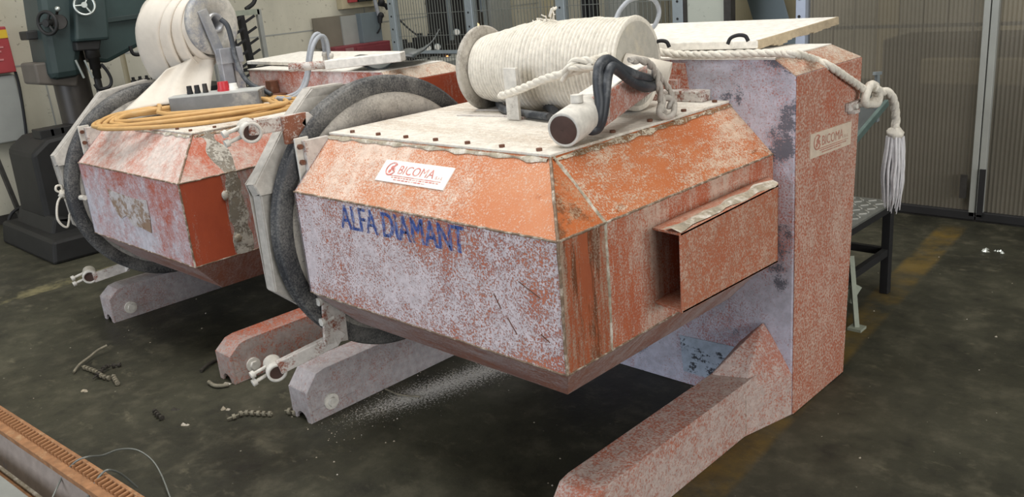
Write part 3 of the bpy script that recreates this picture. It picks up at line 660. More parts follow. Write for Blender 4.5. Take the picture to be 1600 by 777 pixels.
# shoe and gusset joining leg and cabinet
g = Geo()
b = [(-1.50, 2.40, 0), (-1.365, 2.40, 0), (-1.303, 2.655, 0), (-1.52, 2.655, 0)]
t = [(-1.50, 2.40, .20), (-1.365, 2.40, .165), (-1.303, 2.655, .165), (-1.52, 2.655, .24)]
g.hexa(b, t)
g.add([(-1.50, 2.40, .20), (-1.365, 2.40, .165), (-1.303, 2.655, .165), (-1.52, 2.655, .24), (-1.415, 2.63, .345)], [(0, 1, 4), (1, 2, 4), (2, 3, 4), (3, 0, 4), (3, 2, 1, 0)])
g.build('leg_gusset', M['leg'], saw1, .004)
Geo().sheet([(-1.365 + .003, 2.41, .01), (-1.365 + .003, 2.425, .01), (-1.365 + .003, 2.425, .16), (-1.365 + .003, 2.41, .16)], .004).build('weld_bead', M['bead'], saw1)
# ledge and strap on the cabinet front above the housing
Geo().sheet([(-2.6, 2.632, 1.13), (-1.70, 2.632, 1.13), (-1.72, 2.632, 1.262), (-2.6, 2.632, 1.262)], .003).build('cabinet_upper_strip', M['cab_orange'], saw1)
Geo().box((-2.3, 2.575, 1.135), (-1.62, 2.636, 1.172)).build('cabinet_ledge', M['bracket'], saw1, .004)
Geo().box((-2.3, 2.61, 1.172), (-1.74, 2.636, 1.205)).build('cabinet_lip', M['leg'], saw1, .003)
# clevis on the cabinet side for the rope
g = Geo(); g.box((-1.30, 3.0, 1.045), (-1.285, 3.17, 1.075)); g.box((-1.30, 3.02, 1.035), (-1.27, 3.06, 1.048))
cv = g.build('rope_clevis', M['bracket'], saw1, .002)
for y in (3.04, 3.085, 3.13):
    q = Geo(); nut(q, (-1.285, y, 1.06), (1, 0, 0), .010, .012); q.build('clevis_bolt', M['white_steel'], cv)
nozzle(saw1, [(-2.66, 1.70, 1.14), (-2.66, 1.66, 1.185), (-2.68, 1.46, 1.19)], (-2.7, 1.464, 1.179), 'upper_nozzle_bracket')
nozzle(saw1, [(-2.62, 1.633, 0.387), (-2.625, 1.609, 0.363), (-2.69, 1.419, 0.316)], (-2.72, 1.408, 0.3), 'lower_nozzle_bracket')
q1 = [V(p) for p in ((-2.645, 1.561, 1.209), (-2.645, 1.66, 1.212), (-2.645, 1.646, 1.11), (-2.645, 1.561, 1.115))]
Geo().hexa([p + V((-.012, 0, 0)) for p in q1], q1).build('nozzle_support_plate', M['brown_plate'], saw1, .002)
q0 = [V(p) for p in ((-2.61, 1.587, 0.571), (-2.61, 1.564, 0.363), (-2.61, 1.668, 0.345), (-2.61, 1.675, 0.517))]
g = Geo(); g.hexa([p + V((-.012, 0, 0)) for p in q0], q0); lb = g.build('nozzle_support_plate', M['bracket'], saw1, .003)
for z in (.535, .455):
    q = Geo(); q.cyl((-2.615, 1.62, z), (-2.62, 1.58, z - .004), .009, seg=10); nut(q, (-2.62, 1.58, z - .004), (0, -1, 0), .016, .012); q.build('support_bolt', M['white_steel'], lb)
# short guide strips welded on the housing top
for (a, b, w) in (((-2.358, 2.114, 1.137), (-2.069, 2.163, 1.137), .02), ((-2.373, 2.224, 1.137), (-2.224, 2.26, 1.137), .014)):
    Geo().bar(a, b, w, .006).build('top_strip', M['bracket'], saw1, .001)
# --- details of the rear machine
nozzle(saw2, [(-4.70, 1.70, .50), (-4.70, 1.69, .29), (-4.72, 1.68, .27), (-4.76, 1.53, .25)], (-4.8, 1.514, 0.259), 'lower_nozzle_bracket')
for z in (.44, .36):
    q = Geo(); q.cyl((-4.72, 1.68, z), (-4.72, 1.63, z), .009, seg=8); nut(q, (-4.72, 1.63, z), (0, -1, 0), .016, .012); q.build('support_bolt', M['white_steel'], saw2)
# worn-off plate patch on its front
pts = []
base = [(-4.285, .792), (-4.13, .782), (-3.99, .778), (-3.852, .785), (-3.855, .70), (-3.872, .628), (-3.98, .64), (-4.06, .634), (-4.12, .68), (-4.19, .655), (-4.235, .685), (-4.272, .74)]
vs = [(x, 1.5265, z) for x, z in base]
Geo().sheet(vs, .003).build('scraped_plate_patch', paint('scraped_patch', srgb(150, 130, 114), srgb(144, 116, 94), srgb(200, 194, 194), .04, 7, (1, 1, 1), .8, .8, .3, .08, seed=30.3, rust=srgb(116, 84, 60), rust_amt=.02), saw2)
for p, r in (((-3.488, 1.722, 0.803), .018), ((-3.488, 1.744, 0.601), .016)):
    Geo().ball(p, r, 10, 6, (.5, 1, 1.2), .5).build('crust_lump', M['seam'], saw2)
# small step bracket on the rear cabinet front
g = Geo(); a = V((-4.459, 2.6, 1.108)); g.box(a + V((-.10, -.05, -.035)), a + V((.10, .04, -.02))); g.box(a + V((-.03, -.02, -.02)), a + V((.03, .03, .05)))
g.build('cabinet_ledge', M['rusty'], saw2, .003)

# scratches on the near front panel, flaked patch low on the cabinet front
for a, b in (((-1.533, 1.527, 0.828), (-1.46, 1.527, 0.796)), ((-1.634, 1.527, 0.774), (-1.61, 1.527, 0.733)), ((-1.588, 1.527, 0.712), (-1.556, 1.527, 0.669)), ((-1.466, 1.527, 0.691), (-1.436, 1.527, 0.674))):
    Geo().bar(a, b, .0028, .0012, (0, -1, 0)).build('scratch', M['rusty'], saw1)
Geo().sheet([(-1.775, 2.633, 0.207), (-1.762, 2.633, 0.055), (-1.529, 2.633, 0.054), (-1.488, 2.633, 0.218)], .003).build('flaked_label', paint('flaked_blue_label', srgb(58, 60, 66), srgb(70, 72, 78), srgb(176, 188, 204), .24, 2.4, (1, 1, 2.2), 1.1, 1.1, .4, .06, seed=35.1), saw1)

# ---------------------------------------------------------------- rope reel on the near machine
reel = thing('rope_reel', 'reel thickly wound with white cord, grey disc flange, on the near machine', 'reel', (-2.05, 2.33, 1.135))
pL, pR = V((-2.373, 2.3, 1.284)), V((-1.736, 2.36, 1.293))
ax = (pR - pL).normalized(); LEN = (pR - pL).length
fl = Geo(); fl.lathe(pL - ax * .022, ax, [(0, .001), (0, .03), (-.004, .04), (-.004, .150), (.004, .156), (.014, .156), (.018, .150), (.018, .001)], 56)
fl.build('flange', paint('flange_grey', srgb(140, 134, 124), srgb(120, 114, 106), srgb(188, 182, 172), .05, 4, (1, 1, 1), .5, .5, .3, .16, seed=31.1), reel)
prof = []; NR = 42
def wr(t):
    if t < .10: return .118 + .10 * t
    if t < .40: return .128 + (t - .10) * .118
    if t < .50: return .1634 - (t - .40) * .09
    return .1544 - .002 * math.sin(t * 16)
for k in range(NR + 1):
    t = k / NR; r = wr(t) + random.uniform(-.0015, .0015)
    prof += [(t * LEN, r - .0085), ((t + .22 / NR) * LEN, r - .0005), ((t + .5 / NR) * LEN, r + .0015), ((t + .78 / NR) * LEN, r - .0005)]
prof = [(0, .02)] + prof + [(LEN + .012, .14), (LEN + .014, .02)]
w = Geo().lathe(pL, ax, prof, 72)
# hand-wound: cord layers sag and bulge a little
for i, p in enumerate(w.v):
    d = p - pL; tt = d.dot(ax) / LEN; rad = d - ax * d.dot(ax)
    w.v[i] = pL + ax * (d.dot(ax) + .012 * noise.noise(p * 5) * (1 if .03 < tt < .97 else 0)) + rad * (1 + .035 * noise.noise(Vector((tt * 7, rad.y * 7, rad.z * 7))))
w.build('cord_winding', M['rope'], reel)
Geo().lathe(pR + ax * .013, ax, [(0, .001), (.004, .03), (.003, .10), (0, .138)], 40).build('roll_end', plain('roll_end_grey', srgb(176, 172, 162), .9, 0, .12, 30, .6, srgb(200, 192, 172), .7, .05), reel)
for k in range(9):
    a = random.uniform(-1.3, .7); p = pR + ax * .016 + V((0, math.sin(a) * .04, -.03 - .05 * random.random()))
    q = p + V((.012, random.uniform(-.03, .03), random.uniform(-.06, -.02)))
    Geo().tube(smooth_path([p, (p + q) / 2 + ax * .01, q], 3), .003, 5).build('loose_cord', M['rope'], reel)
# frayed tuft on the crest
g = Geo(); c0 = V((-2.079, 2.33, 1.457))
for k in range(26):
    s = k / 26; p = V((-2.25, 2.32, 1.406)).lerp(V((-2.034, 2.32, 1.463)), s); d = V((random.uniform(-.02, .03), random.uniform(-.02, .02), random.uniform(.003, .012)))
    g.tube([p - V((0, 0, .012)), p + d * .6, p + d * 1.2], .0022, 4)
for k in range(8):
    p = V((-2.064, 2.32, 1.459)); g.tube([p, p + V((.012, 0, .012 + .002 * k)), p + V((.02 + .003 * k, random.uniform(-.01, .01), .025 + .003 * (k % 3)))], .003, 5)
g.build('frayed_cord', M['rope'], reel)
# bracket post holding the axle
a, b = V((-2.059, 2.1, 1.312)), V((-2.056, 2.1, 1.186))
st = Geo().bar((a.x, 2.10, 1.138), (a.x, 2.10, a.z), .012, .058, (1, 0, 0)).build('axle_bracket', M['white_steel'], reel, .002)
Geo().bar((a.x, 2.115, 1.14), (a.x, 2.20, 1.14), .06, .008).build('bracket_foot', M['bracket'], st)
Geo().bar((-2.02, 2.20, 1.139), (-2.02, 2.48, 1.139), .06, .008).build('cradle_foot', M['bracket'], reel)
for x in (-2.22, -1.86):
    Geo().hexa([(x - .02, 2.24, 1.137), (x + .02, 2.24, 1.137), (x + .02, 2.42, 1.137), (x - .02, 2.42, 1.137)], [(x - .02, 2.25, 1.17), (x + .02, 2.25, 1.17), (x + .02, 2.41, 1.17), (x - .02, 2.41, 1.17)]).build('cradle_block', M['bracket'], reel, .003)

# ---------------------------------------------------------------- tubular arm lying on the near machine
arm = thing('steel_tube_arm', 'white-dusted steel tube arm with orange box section, across the near machine top', 'steel arm', (-1.72, 2.0, 1.135))
p0 = V((-1.564, 1.786, 1.187)); p1 = V((-1.7, 2.38, 1.264)); d = (p1 - p0).normalized()
def at(t): return p0 + d * t
TL = (p1 - p0).length
Geo().lathe(p0, d, [(0, .001), (.006, .030), (.0, .036), (-.004, .047), (.0, .050), (.05, .051), (.20, .050), (.21, .001)], 32).build('tube_nose', M['white_steel'], arm)
Geo().lathe(p0 - d * .001, d, [(-.006, .001), (-.0065, .036), (-.003, .041)], 32).build('nose_cap', M['hole'], arm)
g = Geo(); u = V((0, 0, 1)); g.bar(at(.15), at(TL - .02), .088, .094, u); bx = g.build('box_section', M['leg'], arm, .006)
g = Geo(); g.bar(at(.17) + V((0, 0, .048)), at(TL - .03) + V((0, 0, .050)), .078, .008, u); g.build('settled_powder', M['white_slab'], bx, .004)
e0 = V((-1.72, 2.28, 1.303)); e1 = V((-1.62, 2.331, 1.273))
dd = (e1 - e0).normalized()
Geo().lathe(e0, dd, [(0, .001), (0, .036), (.15, .037), (.15, .031), (.08, .030)], 32).build('cross_pipe', M['canvas'], arm)
Geo().cyl(e0 + dd * .11, e0 + dd * .125, .0305, seg=24).build('pipe_bore', M['hole'], arm)
q = Geo(); n_ = at(.09) + V((0, 0, .05)); q.cyl(n_, n_ + V((0, 0, .022)), .018, seg=8); q.build('filler_plug', M['white_steel'], arm)
for k in range(2):
    f0 = e0 + dd * (.06 + .03 * k) + V((.0, -.05, -.03 - .015 * k))
    Geo().cyl(f0, f0 + V((.04, -.02, 0)), .016, seg=10).build('pipe_fitting', M['chrome'], arm)

# black hoses looping over the arm
def hose(name, pts, r, mat, label, group=None, n=6, seg=10, cat='hose'):
    return tag(Geo().tube(smooth_path(pts, n), r, seg).build(name, mat), label, cat, group)
hose('rubber_hose', [(-1.62, 2.307, 1.232), (-1.55, 2.158, 1.251), (-1.55, 2.091, 1.278), (-1.55, 2.026, 1.318), (-1.545, 1.987, 1.332), (-1.545, 1.968, 1.315), (-1.545, 1.956, 1.277), (-1.545, 1.947, 1.238), (-1.55, 1.937, 1.192), (-1.56, 1.93, 1.168), (-1.56, 1.904, 1.166), (-1.575, 1.891, 1.175)], .0165, M['hose'],
     'thick black rubber hose looping down the right of the tube arm', 'black hoses on the near machine')
hose('rubber_hose', [(-1.64, 2.323, 1.249), (-1.55, 2.13, 1.285), (-1.55, 2.053, 1.316), (-1.56, 2.011, 1.344), (-1.56, 1.985, 1.353), (-1.56, 1.954, 1.342), (-1.56, 1.943, 1.311), (-1.555, 1.936, 1.276), (-1.55, 1.933, 1.24), (-1.55, 1.923, 1.202), (-1.56, 1.919, 1.176), (-1.57, 1.902, 1.175)], .0155, M['hose'],
     'second black rubber hose, arching highest over the tube arm', 'black hoses on the near machine')
tag(Geo().tube(smooth_path([(-1.55, 1.936, 1.276), (-1.568, 1.979, 1.273), (-1.57, 2.005, 1.267)], 4), .003, 6).build('cable_tie', M['rope']), 'thin white tie strapping two black hoses together', 'cable tie')
hose('rubber_hose', [(-1.965, 2.202, 1.155), (-2.135, 2.312, 1.16), (-2.28, 2.364, 1.165), (-2.375, 2.377, 1.16), (-2.357, 2.327, 1.15), (-2.194, 2.191, 1.152), (-2.061, 2.143, 1.152), (-1.905, 2.107, 1.152)], .014, M['hose'],
     'black rubber hose loop lying flat in front of the cord reel', 'black hoses on the near machine')
# white rag strap knotted at the pipe end
g = Geo(); pts = [(-1.55, 2.086, 1.34), (-1.55, 2.159, 1.327), (-1.57, 2.232, 1.291), (-1.57, 2.25, 1.249), (-1.57, 2.268, 1.19), (-1.55, 2.244, 1.159)]
g.rope(pts, .013, 2, 6)
g.rope([(-1.57, 2.232, 1.294), (-1.57, 2.278, 1.253), (-1.57, 2.318, 1.207), (-1.575, 2.316, 1.158)], .010, 2, 6)
g.tube(smooth_path([(-1.575, 2.275, 1.189), (-1.55, 2.223, 1.162), (-1.55, 2.257, 1.141), (-1.55, 2.299, 1.146), (-1.57, 2.335, 1.176), (-1.57, 2.296, 1.198)], 5, True), .010, 7, True)
tag(g.build('rag_strap', plain('grey_white_rag', srgb(178, 172, 164), .95, 0, .2, 40, .8, srgb(214, 210, 204), .7)), 'greyish white rag strap hanging from the end of the tube arm', 'strap')
tag(Geo().tube(smooth_path([(-1.95, 2.548, 1.426), (-1.95, 2.581, 1.459), (-1.95, 2.64, 1.486), (-1.95, 2.72, 1.489), (-1.95, 2.788, 1.474), (-1.95, 2.819, 1.43), (-1.95, 2.791, 1.385), (-1.95, 2.74, 1.358), (-1.95, 2.72, 1.313)], 6), .0085, 8).build('conduit_hose', M['grey_hose']),
    'pale grey flexible hose standing in an arch behind the cord reel', 'hose')

# ---------------------------------------------------------------- long rope and tassel
rp = thing('rope', 'long white rope lying over the cabinet, ending in a frayed tassel', 'rope', (-1.3, 3.17, 1.06))
path = [(-2.116, 2.1, 1.216), (-2.009, 2.08, 1.242), (-1.873, 2.06, 1.282), (-1.791, 2.06, 1.3), (-1.758, 2.1, 1.308), (-1.753, 2.18, 1.312), (-1.766, 2.24, 1.325), (-1.793, 2.32, 1.329), (-1.796, 2.42, 1.33), (-1.796, 2.55, 1.313), (-1.728, 2.605, 1.295), (-1.592, 2.592, 1.295), (-1.485, 2.616, 1.295), (-1.353, 2.603, 1.298), (-1.279, 2.584, 1.296), (-1.34, 2.834, 1.249), (-1.3, 2.86, 1.225), (-1.287, 2.949, 1.181), (-1.284, 3.061, 1.132), (-1.27, 3.107, 1.103)]
g = Geo().rope(path, .0145, 3, 7, .10, 7); g.build('rope_length', M['rope'], rp)
# loose plaited knot on the reel
g = Geo()
g.rope([(-1.784, 2.05, 1.281), (-1.771, 2.05, 1.309), (-1.754, 2.07, 1.336), (-1.722, 2.09, 1.339), (-1.698, 2.1, 1.326), (-1.723, 2.08, 1.317), (-1.747, 2.06, 1.32), (-1.774, 2.06, 1.308)], .012, 2, 6)
g.rope([(-1.741, 2.08, 1.323), (-1.721, 2.12, 1.335), (-1.734, 2.2, 1.337), (-1.751, 2.28, 1.344), (-1.77, 2.36, 1.341)], .013, 2, 6)
g.build('rope_knot', M['rope'], rp)
kc = V((-1.265, 3.141, 1.091))
g = Geo()
g.tube(smooth_path([kc + V((0, -.055, -.01)), kc + V((0, -.02, .03)), kc + V((0, .03, .02)), kc + V((0, .045, -.02)), kc + V((0, .0, -.035)), kc + V((0, -.045, -.03))], 6, True), .016, 8, True)
g.tube(smooth_path([kc + V((.01, .0, .02)), kc + V((.012, .04, .0)), kc + V((.01, .03, -.04)), kc + V((0, -.02, -.035))], 5), .015, 8)
g.build('hitch_knot', M['rope'], rp)
ta = [(-1.26, 3.163, 1.087), (-1.25, 3.231, 1.084), (-1.24, 3.262, 1.064), (-1.24, 3.297, 1.02), (-1.24, 3.316, 0.969), (-1.24, 3.314, 0.935)]
Geo().rope(ta, .016, 3, 7, .10, 6).build('rope_tail', M['rope'], rp)
tk = V((-1.24, 3.316, 0.915))
Geo().ball(tk, .030, 14, 10, (1, 1, .85), .35).build('tassel_knot', M['rope'], rp)
bot = V((-1.24, 3.309, 0.609))
for k in range(34):
    a = 2 * math.pi * k / 34 * 5.3; rr = .028 * math.sqrt((k + .5) / 34); R2 = .041 * math.sqrt((k + .5) / 34)
    L = random.uniform(.86, 1.04)
    q0 = tk + V((math.cos(a) * rr, math.sin(a) * rr, -.012)); q1 = tk.lerp(bot, L) + V((math.cos(a) * R2 * .8, math.sin(a) * R2, 0))
    mid = [q0.lerp(q1, s) + V((math.cos(a), math.sin(a), 0)) * .010 * math.sin(s * math.pi) + V((random.uniform(-1, 1), random.uniform(-1, 1), 0)) * .003 for s in (0, .2, .4, .6, .8, 1)]
    Geo().tube(smooth_path(mid, 3), lambda t: .0058 * (1 - .75 * t ** 3), 6).build('tassel_strand', plain('tassel_grey_white', srgb(206, 204, 206), .95, 0, .1, 50, .7), rp)

# ---------------------------------------------------------------- boards, lids on the cabinets
lid = thing('cover_board', 'thick white-dusted cover board with two black handles, on the near cabinet', 'board', (-2.0, 2.9, 1.28))
zb = 1.288
A, B, C_, D = V((-1.85, 2.666, 1.295)), V((-1.507, 2.663, 1.3)), V((-1.189, 2.545, 1.34)), V((-1.879, 2.592, 1.34))
q = [V((-2.45, 2.72, 1.284)), V((-1.56, 2.86, 1.284)), V((-1.47, 3.30, 1.322)), V((-2.45, 3.26, 1.322))]
Geo().hexa(q, [p + V((0, 0, .030)) for p in q]).build('board', M['white_slab'], lid, .004)
g = Geo(); n = 18; e0_, e1_ = q[1], q[2]
for k in range(n):
    p = e0_.lerp(e1_, k / n); p2 = e0_.lerp(e1_, (k + 1) / n); h = .034 * (.75 + .5 * abs(noise.noise(p * 13)))
    g.hexa([p + V((-.01, 0, .028 - h)), p + V((.006, 0, .028 - h)), p2 + V((.006, 0, .028 - h)), p2 + V((-.01, 0, .028 - h))], [p + V((-.01, 0, .030)), p + V((.004, 0, .030)), p2 + V((.004, 0, .030)), p2 + V((-.01, 0, .030))])
g.build('crusted_edge', M['board_edge'], lid)
for h0, h1 in (((-1.533, 2.604, 1.328), (-1.47, 2.627, 1.334)), ((-1.755, 2.491, 1.328), (-1.698, 2.507, 1.33))):
    a, b = V(h0), V(h1)
    Geo().tube(smooth_path([a, a.lerp(b, .15) + V((0, 0, .018)), a.lerp(b, .5) + V((0, 0, .024)), a.lerp(b, .85) + V((0, 0, .018)), b], 5), .0065, 8).build('handle', M['black'], lid)
# rear machine lids
l2 = tag(Geo().hexa([V(p) for p in ((-5.05, 2.80, 1.222), (-3.98, 2.72, 1.222), (-3.86, 3.16, 1.235), (-5.05, 3.2, 1.235))], [V(p) + V((0, 0, .02)) for p in ((-5.05, 2.80, 1.222), (-3.98, 2.72, 1.222), (-3.86, 3.16, 1.235), (-5.05, 3.2, 1.235))]).build('cover_board', M['white_slab'], None, .003),
          'flat pale cover sheet lying on the rear cabinet under the timber', 'board')
tb = tag(Geo().bar(V((-3.744, 2.517, 1.262)), V((-3.42, 2.744, 1.275)), .09, .045).build('timber_beam', M['white_slab'], None, .004), 'pale speckled timber beam lying across the rear cabinet', 'timber')
pa, pb_ = V((-3.893, 2.387, 1.262)), V((-3.736, 2.542, 1.262)); pd = (pa - pb_).normalized()
pp = tag(Geo().lathe(pb_, pd, [(0, .001), (0, .021), ((pa - pb_).length, .021), ((pa - pb_).length, .015), ((pa - pb_).length - .03, .001)], 20).build('short_pipe', M['bracket']), 'short pinkish pipe lying in line with the timber beam', 'pipe')
# buckled rubber sheet
g = Geo(); vs = []; fs = []; nx, ny = 22, 8
A, B = V((-3.682, 2.536, 1.225)), V((-3.429, 2.818, 1.225)); Wd = V((-.22, .38, 0))
for i in range(nx + 1):
    for j in range(ny + 1):
        s, t = i / nx, j / ny; p = A.lerp(B, s) + Wd * t
        p.z += .02 + .02 * math.sin(s * 9 + t * 3) + .015 * noise.noise(p * 6) + .12 * max(0, s - .72) / .28 * t + .02 * t
        vs.append(p)
for i in range(nx):
    for j in range(ny): k = i * (ny + 1) + j; fs.append((k, k + 1, k + ny + 2, k + ny + 1))
sh = g.add(vs, fs, True).build('rubber_sheet', M['black_sheet']); so = sh.modifiers.new('solid', 'SOLIDIFY'); so.thickness = .006
tag(sh, 'buckled dark rubber sheet curling up on the rear cabinet', 'sheet')

# ---------------------------------------------------------------- things on the rear machine
Z2 = 1.0688
cr = thing('canvas_roll', 'roll of wide cream canvas belt on a steel stand, tail hanging down', 'canvas roll', (-4.45, 2.25, Z2))
dc = V((-4.36, 2.269, 1.506)); axis = V((-.97, -.24, 0.02)).normalized()
# rolled layers: a few nested sleeves that slip sideways towards the left end
for k, (t0, t1, r) in enumerate(((.02, .20, .150), (.065, .27, .160), (.135, .33, .170), (.21, .40, .178))):
    g = Geo(); n = 48; vs = []; fs = []; m_ = 8
    x, y, dd_ = frame_from(axis); y = dd_.cross(x)
    for i in range(n):
        a = 2 * math.pi * i / n
        rad = x * math.cos(a) + y * math.sin(a)
        sag = .06 * max(0, -rad.z) ** 2 * (k + 1) * .6
        for j in range(m_ + 1):
            t = t0 + (t1 - t0) * j / m_; skew = .05 * (k + .5) * .5 * (-rad.z)
            rr = r * (1 + .03 * noise.noise(Vector((math.cos(a) * 2, math.sin(a) * 2, k * 3 + t * 4)))) + (.004 * math.sin(j / m_ * math.pi))
            vs.append(dc + axis * (t + skew) + rad * rr + V((0, 0, -sag)))
    for i in range(n):
        for j in range(m_): fs.append((i * (m_ + 1) + j, ((i + 1) % n) * (m_ + 1) + j, ((i + 1) % n) * (m_ + 1) + j + 1, i * (m_ + 1) + j + 1))
    o = g.add(vs, fs, True).build('canvas_layer', M['canvas'], cr); so = o.modifiers.new('solid', 'SOLIDIFY'); so.thickness = .008
Geo().lathe(dc, axis, [(.25, .02), (.25, .150), (.39, .160), (.39, .02)], 40).build('roll_core', M['canvas'], cr)
Geo().lathe(dc, axis, [(-.006, .048), (-.006, .150), (.0, .163), (.03, .163), (.03, .048)], 56, True).build('end_disc', paint('end_disc_metal', srgb(150, 152, 158), srgb(120, 124, 134), srgb(196, 192, 184), .10, 4, (1, 1, 1), .6, .5, .3, .15, seed=33.3), cr)
Geo().lathe(dc, axis, [(-.02, .036), (-.02, .05), (.10, .05), (.10, .036)], 28, True).build('hub_pipe', M['steel'], cr)
Geo().cyl(dc + axis * .05, dc + axis * .06, .037, seg=20).build('hub_bore', M['hole'], cr)
# canvas tail
g = Geo(); vs = []; fs = []
top = [(-4.44, 2.333, 1.415), (-4.44, 2.239, 1.372), (-4.46, 2.147, 1.336), (-4.52, 2.047, 1.295)]
midr = [(-4.38, 2.221, 1.24), (-4.42, 2.106, 1.235), (-4.48, 2.012, 1.221), (-4.56, 1.942, 1.209)]
botr = [(-4.34, 2.169, 1.141), (-4.38, 2.027, 1.135), (-4.46, 1.907, 1.125), (-4.56, 1.786, 1.114)]
rows = []
T = [smooth_path(r, 6) for r in (top, midr, botr)]
cols = [smooth_path([T[0][i], T[1][i], T[2][i]], 6) for i in range(len(T[0]))]
for i, cc in enumerate(cols):
    for j, p in enumerate(cc): vs.append(p + V((.012, -.012, 0)) * math.sin(i * .75 + j * .18) )
nr = len(cols[0])
for i in range(len(cols) - 1):
    for j in range(nr - 1): fs.append((i * nr + j, i * nr + j + 1, (i + 1) * nr + j + 1, (i + 1) * nr + j))
o = g.add(vs, fs, True).build('canvas_tail', M['canvas'], cr); so = o.modifiers.new('solid', 'SOLIDIFY'); so.thickness = .005
# stand: two flat plates from the hub and a split post below
hb = dc - axis * .03
pb = V((hb.x + .02, hb.y + .03, Z2))
Geo().bar(hb + V((.0, -.075, .07)), hb + V((.005, -.02, -.16)), .06, .012, (1, .25, 0)).build('stand_plate', M['steel'], cr, .002)
Geo().box((pb.x - .03, hb.y - .045, hb.z - .21), (pb.x + .03, hb.y + .085, hb.z - .13)).build('stand_clamp', M['steel'], cr, .003)
Geo().bar((pb.x - .005, hb.y - .01, Z2), (pb.x - .005, hb.y - .01, hb.z - .20), .06, .05, (1, 0, 0)).build('stand_post', M['steel'], cr, .003)
Geo().bar((pb.x - .02, hb.y + .06, Z2), (pb.x - .02, hb.y + .06, hb.z - .20), .05, .05, (1, 0, 0)).build('stand_post', paint('blue_chipped_post', srgb(120, 132, 168), srgb(136, 140, 160), srgb(196, 192, 190), .06, 4, (1, 1, 1), .6, .5, .3, .15, seed=34.3), cr, .003)
hose('rubber_hose', [(-4.3, 2.28, 1.522), (-4.28, 2.299, 1.488), (-4.27, 2.304, 1.415), (-4.26, 2.303, 1.323), (-4.24, 2.312, 1.239), (-4.2, 2.33, 1.181), (-4.15, 2.364, 1.15), (-4.1, 2.382, 1.122)], .013, M['hose'], 'black hose running down from the hub of the canvas roll', 'black hoses on the rear machine')
hose('rubber_hose', [(-4, 2.35, 1.113), (-3.97, 2.397, 1.1), (-3.95, 2.449, 1.116), (-3.95, 2.504, 1.161), (-3.95, 2.537, 1.235), (-3.95, 2.569, 1.323), (-3.95, 2.607, 1.378), (-3.95, 2.646, 1.393), (-3.95, 2.669, 1.365), (-3.95, 2.672, 1.295), (-3.95, 2.67, 1.211)], .0115, M['grey_hose'], 'dusty grey hose arching highest above the rear cabinet', 'arched hoses on the rear machine')
hose('rubber_hose', [(-4.03, 2.358, 1.101), (-4.02, 2.422, 1.105), (-4, 2.491, 1.128), (-4, 2.543, 1.194), (-4, 2.576, 1.29), (-4, 2.605, 1.359), (-4, 2.636, 1.399), (-4, 2.664, 1.399), (-4, 2.681, 1.357), (-4, 2.679, 1.277), (-4, 2.672, 1.217)], .0115, M['grey_hose'], 'grey hose arching just behind its twin on the rear cabinet', 'arched hoses on the rear machine')
for i, (a, b) in enumerate((((-3.95, 2.671, 1.218), (-3.95, 2.68, 1.29)), ((-4, 2.674, 1.224), (-4, 2.68, 1.284)))):
    d_ = (V(b) - V(a)).normalized()
    tag(Geo().lathe(a, d_, [(-.02, .001), (-.02, .018), (.02, .018), (.022, .013), (.06, .014), (.062, .018), (.08, .016), (.085, .010)], 14).build('hose_fitting', M['white_steel']), 'crusted white end fitting of the ' + ('front' if i == 0 else 'rear') + ' arched hose', 'fitting', 'hose end fittings')
# pendant with buttons, cable coil around it
pen = thing('control_pendant', 'grey control pendant with red button lying inside the yellow cable coil', 'pendant control', (-4.15, 2.1, Z2))
A_, B_ = V((-4.345, 1.938, 1.075)), V((-4.034, 2.273, 1.075)); dx = (B_ - A_); dx.z = 0; Lx = dx.length; dx.normalize(); dy = V((-dx.y, dx.x, 0))
if dy.y < 0: dy = -dy
wd = .17; zb = 1.085
c4 = [A_, B_, B_ + dy * wd, A_ + dy * wd]
for p in c4: p.z = zb
Geo().hexa(c4, [p + V((0, 0, .075)) for p in c4]).build('pendant_box', M['pendant_side'], pen, .006)
Geo().hexa([p + V((0, 0, .073)) for p in c4], [p + V((0, 0, .082)) for p in c4]).build('pendant_face', M['pendant'], pen, .003)
def on(s, t, h=.082): return A_ + dx * Lx * s + dy * wd * t + V((0, 0, h))
for s, t, r, h, mt in ((.57, .55, .030, .035, M['button_red']), (.68, .55, .022, .022, M['plate_white']), (.20, .45, .014, .03, M['black']), (.28, .5, .014, .03, M['black']), (.37, .5, .013, .034, M['dark_metal'])):
    b0 = on(s, t); g = Geo(); g.cyl(b0, b0 + V((0, 0, .012)), r * 1.1, seg=16); g.cyl(b0 + V((0, 0, .01)), b0 + V((0, 0, .012 + h)), r, r * .9, seg=16)
    g.build('button' if mt is not M['dark_metal'] else 'switch', mt, pen)
gl = V((-4.753, 2.005, 1.105)); g = Geo(); gd = V((.45, .85, .1)).normalized()
g.lathe(gl, gd, [(-.02, .001), (-.02, .016), (.03, .026), (.035, .036), (.07, .036), (.075, .042), (.15, .042), (.16, .030), (.20, .028), (.20, .001)], 18)
tag(g.build('cable_plug', M['pendant_side']), 'grey round cable plug lying at the left of the yellow coil', 'plug')
cen = V((-4.14, 1.985, 0)); ua = V((.52, .85, 0)).normalized(); ub = V((-.85, .52, 0)).normalized(); path = []
for k in range(6 * 16):
    a = 2 * math.pi * k / 16; l = k // 16
    ra = .47 + .05 * math.sin(l * 2.1) - .012 * l; rb = .27 + .065 * math.cos(l * 1.7) - .006 * l
    q = cen + ua * ra * math.cos(a) * (1 + .08 * noise.noise(V((k * .23, l * 2.3, 0)))) + ub * rb * math.sin(a) * (1 + .14 * noise.noise(V((l * 1.9, k * .23, 0))))
    q.z = Z2 + .012 + .0045 * l + .005 * math.sin(a * 2 + l) + (.012 if math.sin(a) > .3 else 0)
    path.append(q)
path += [V((-4.157, 1.837, 1.11)), V((-4.41, 1.918, 1.125)), V((-4.755, 2.03, 1.115))]
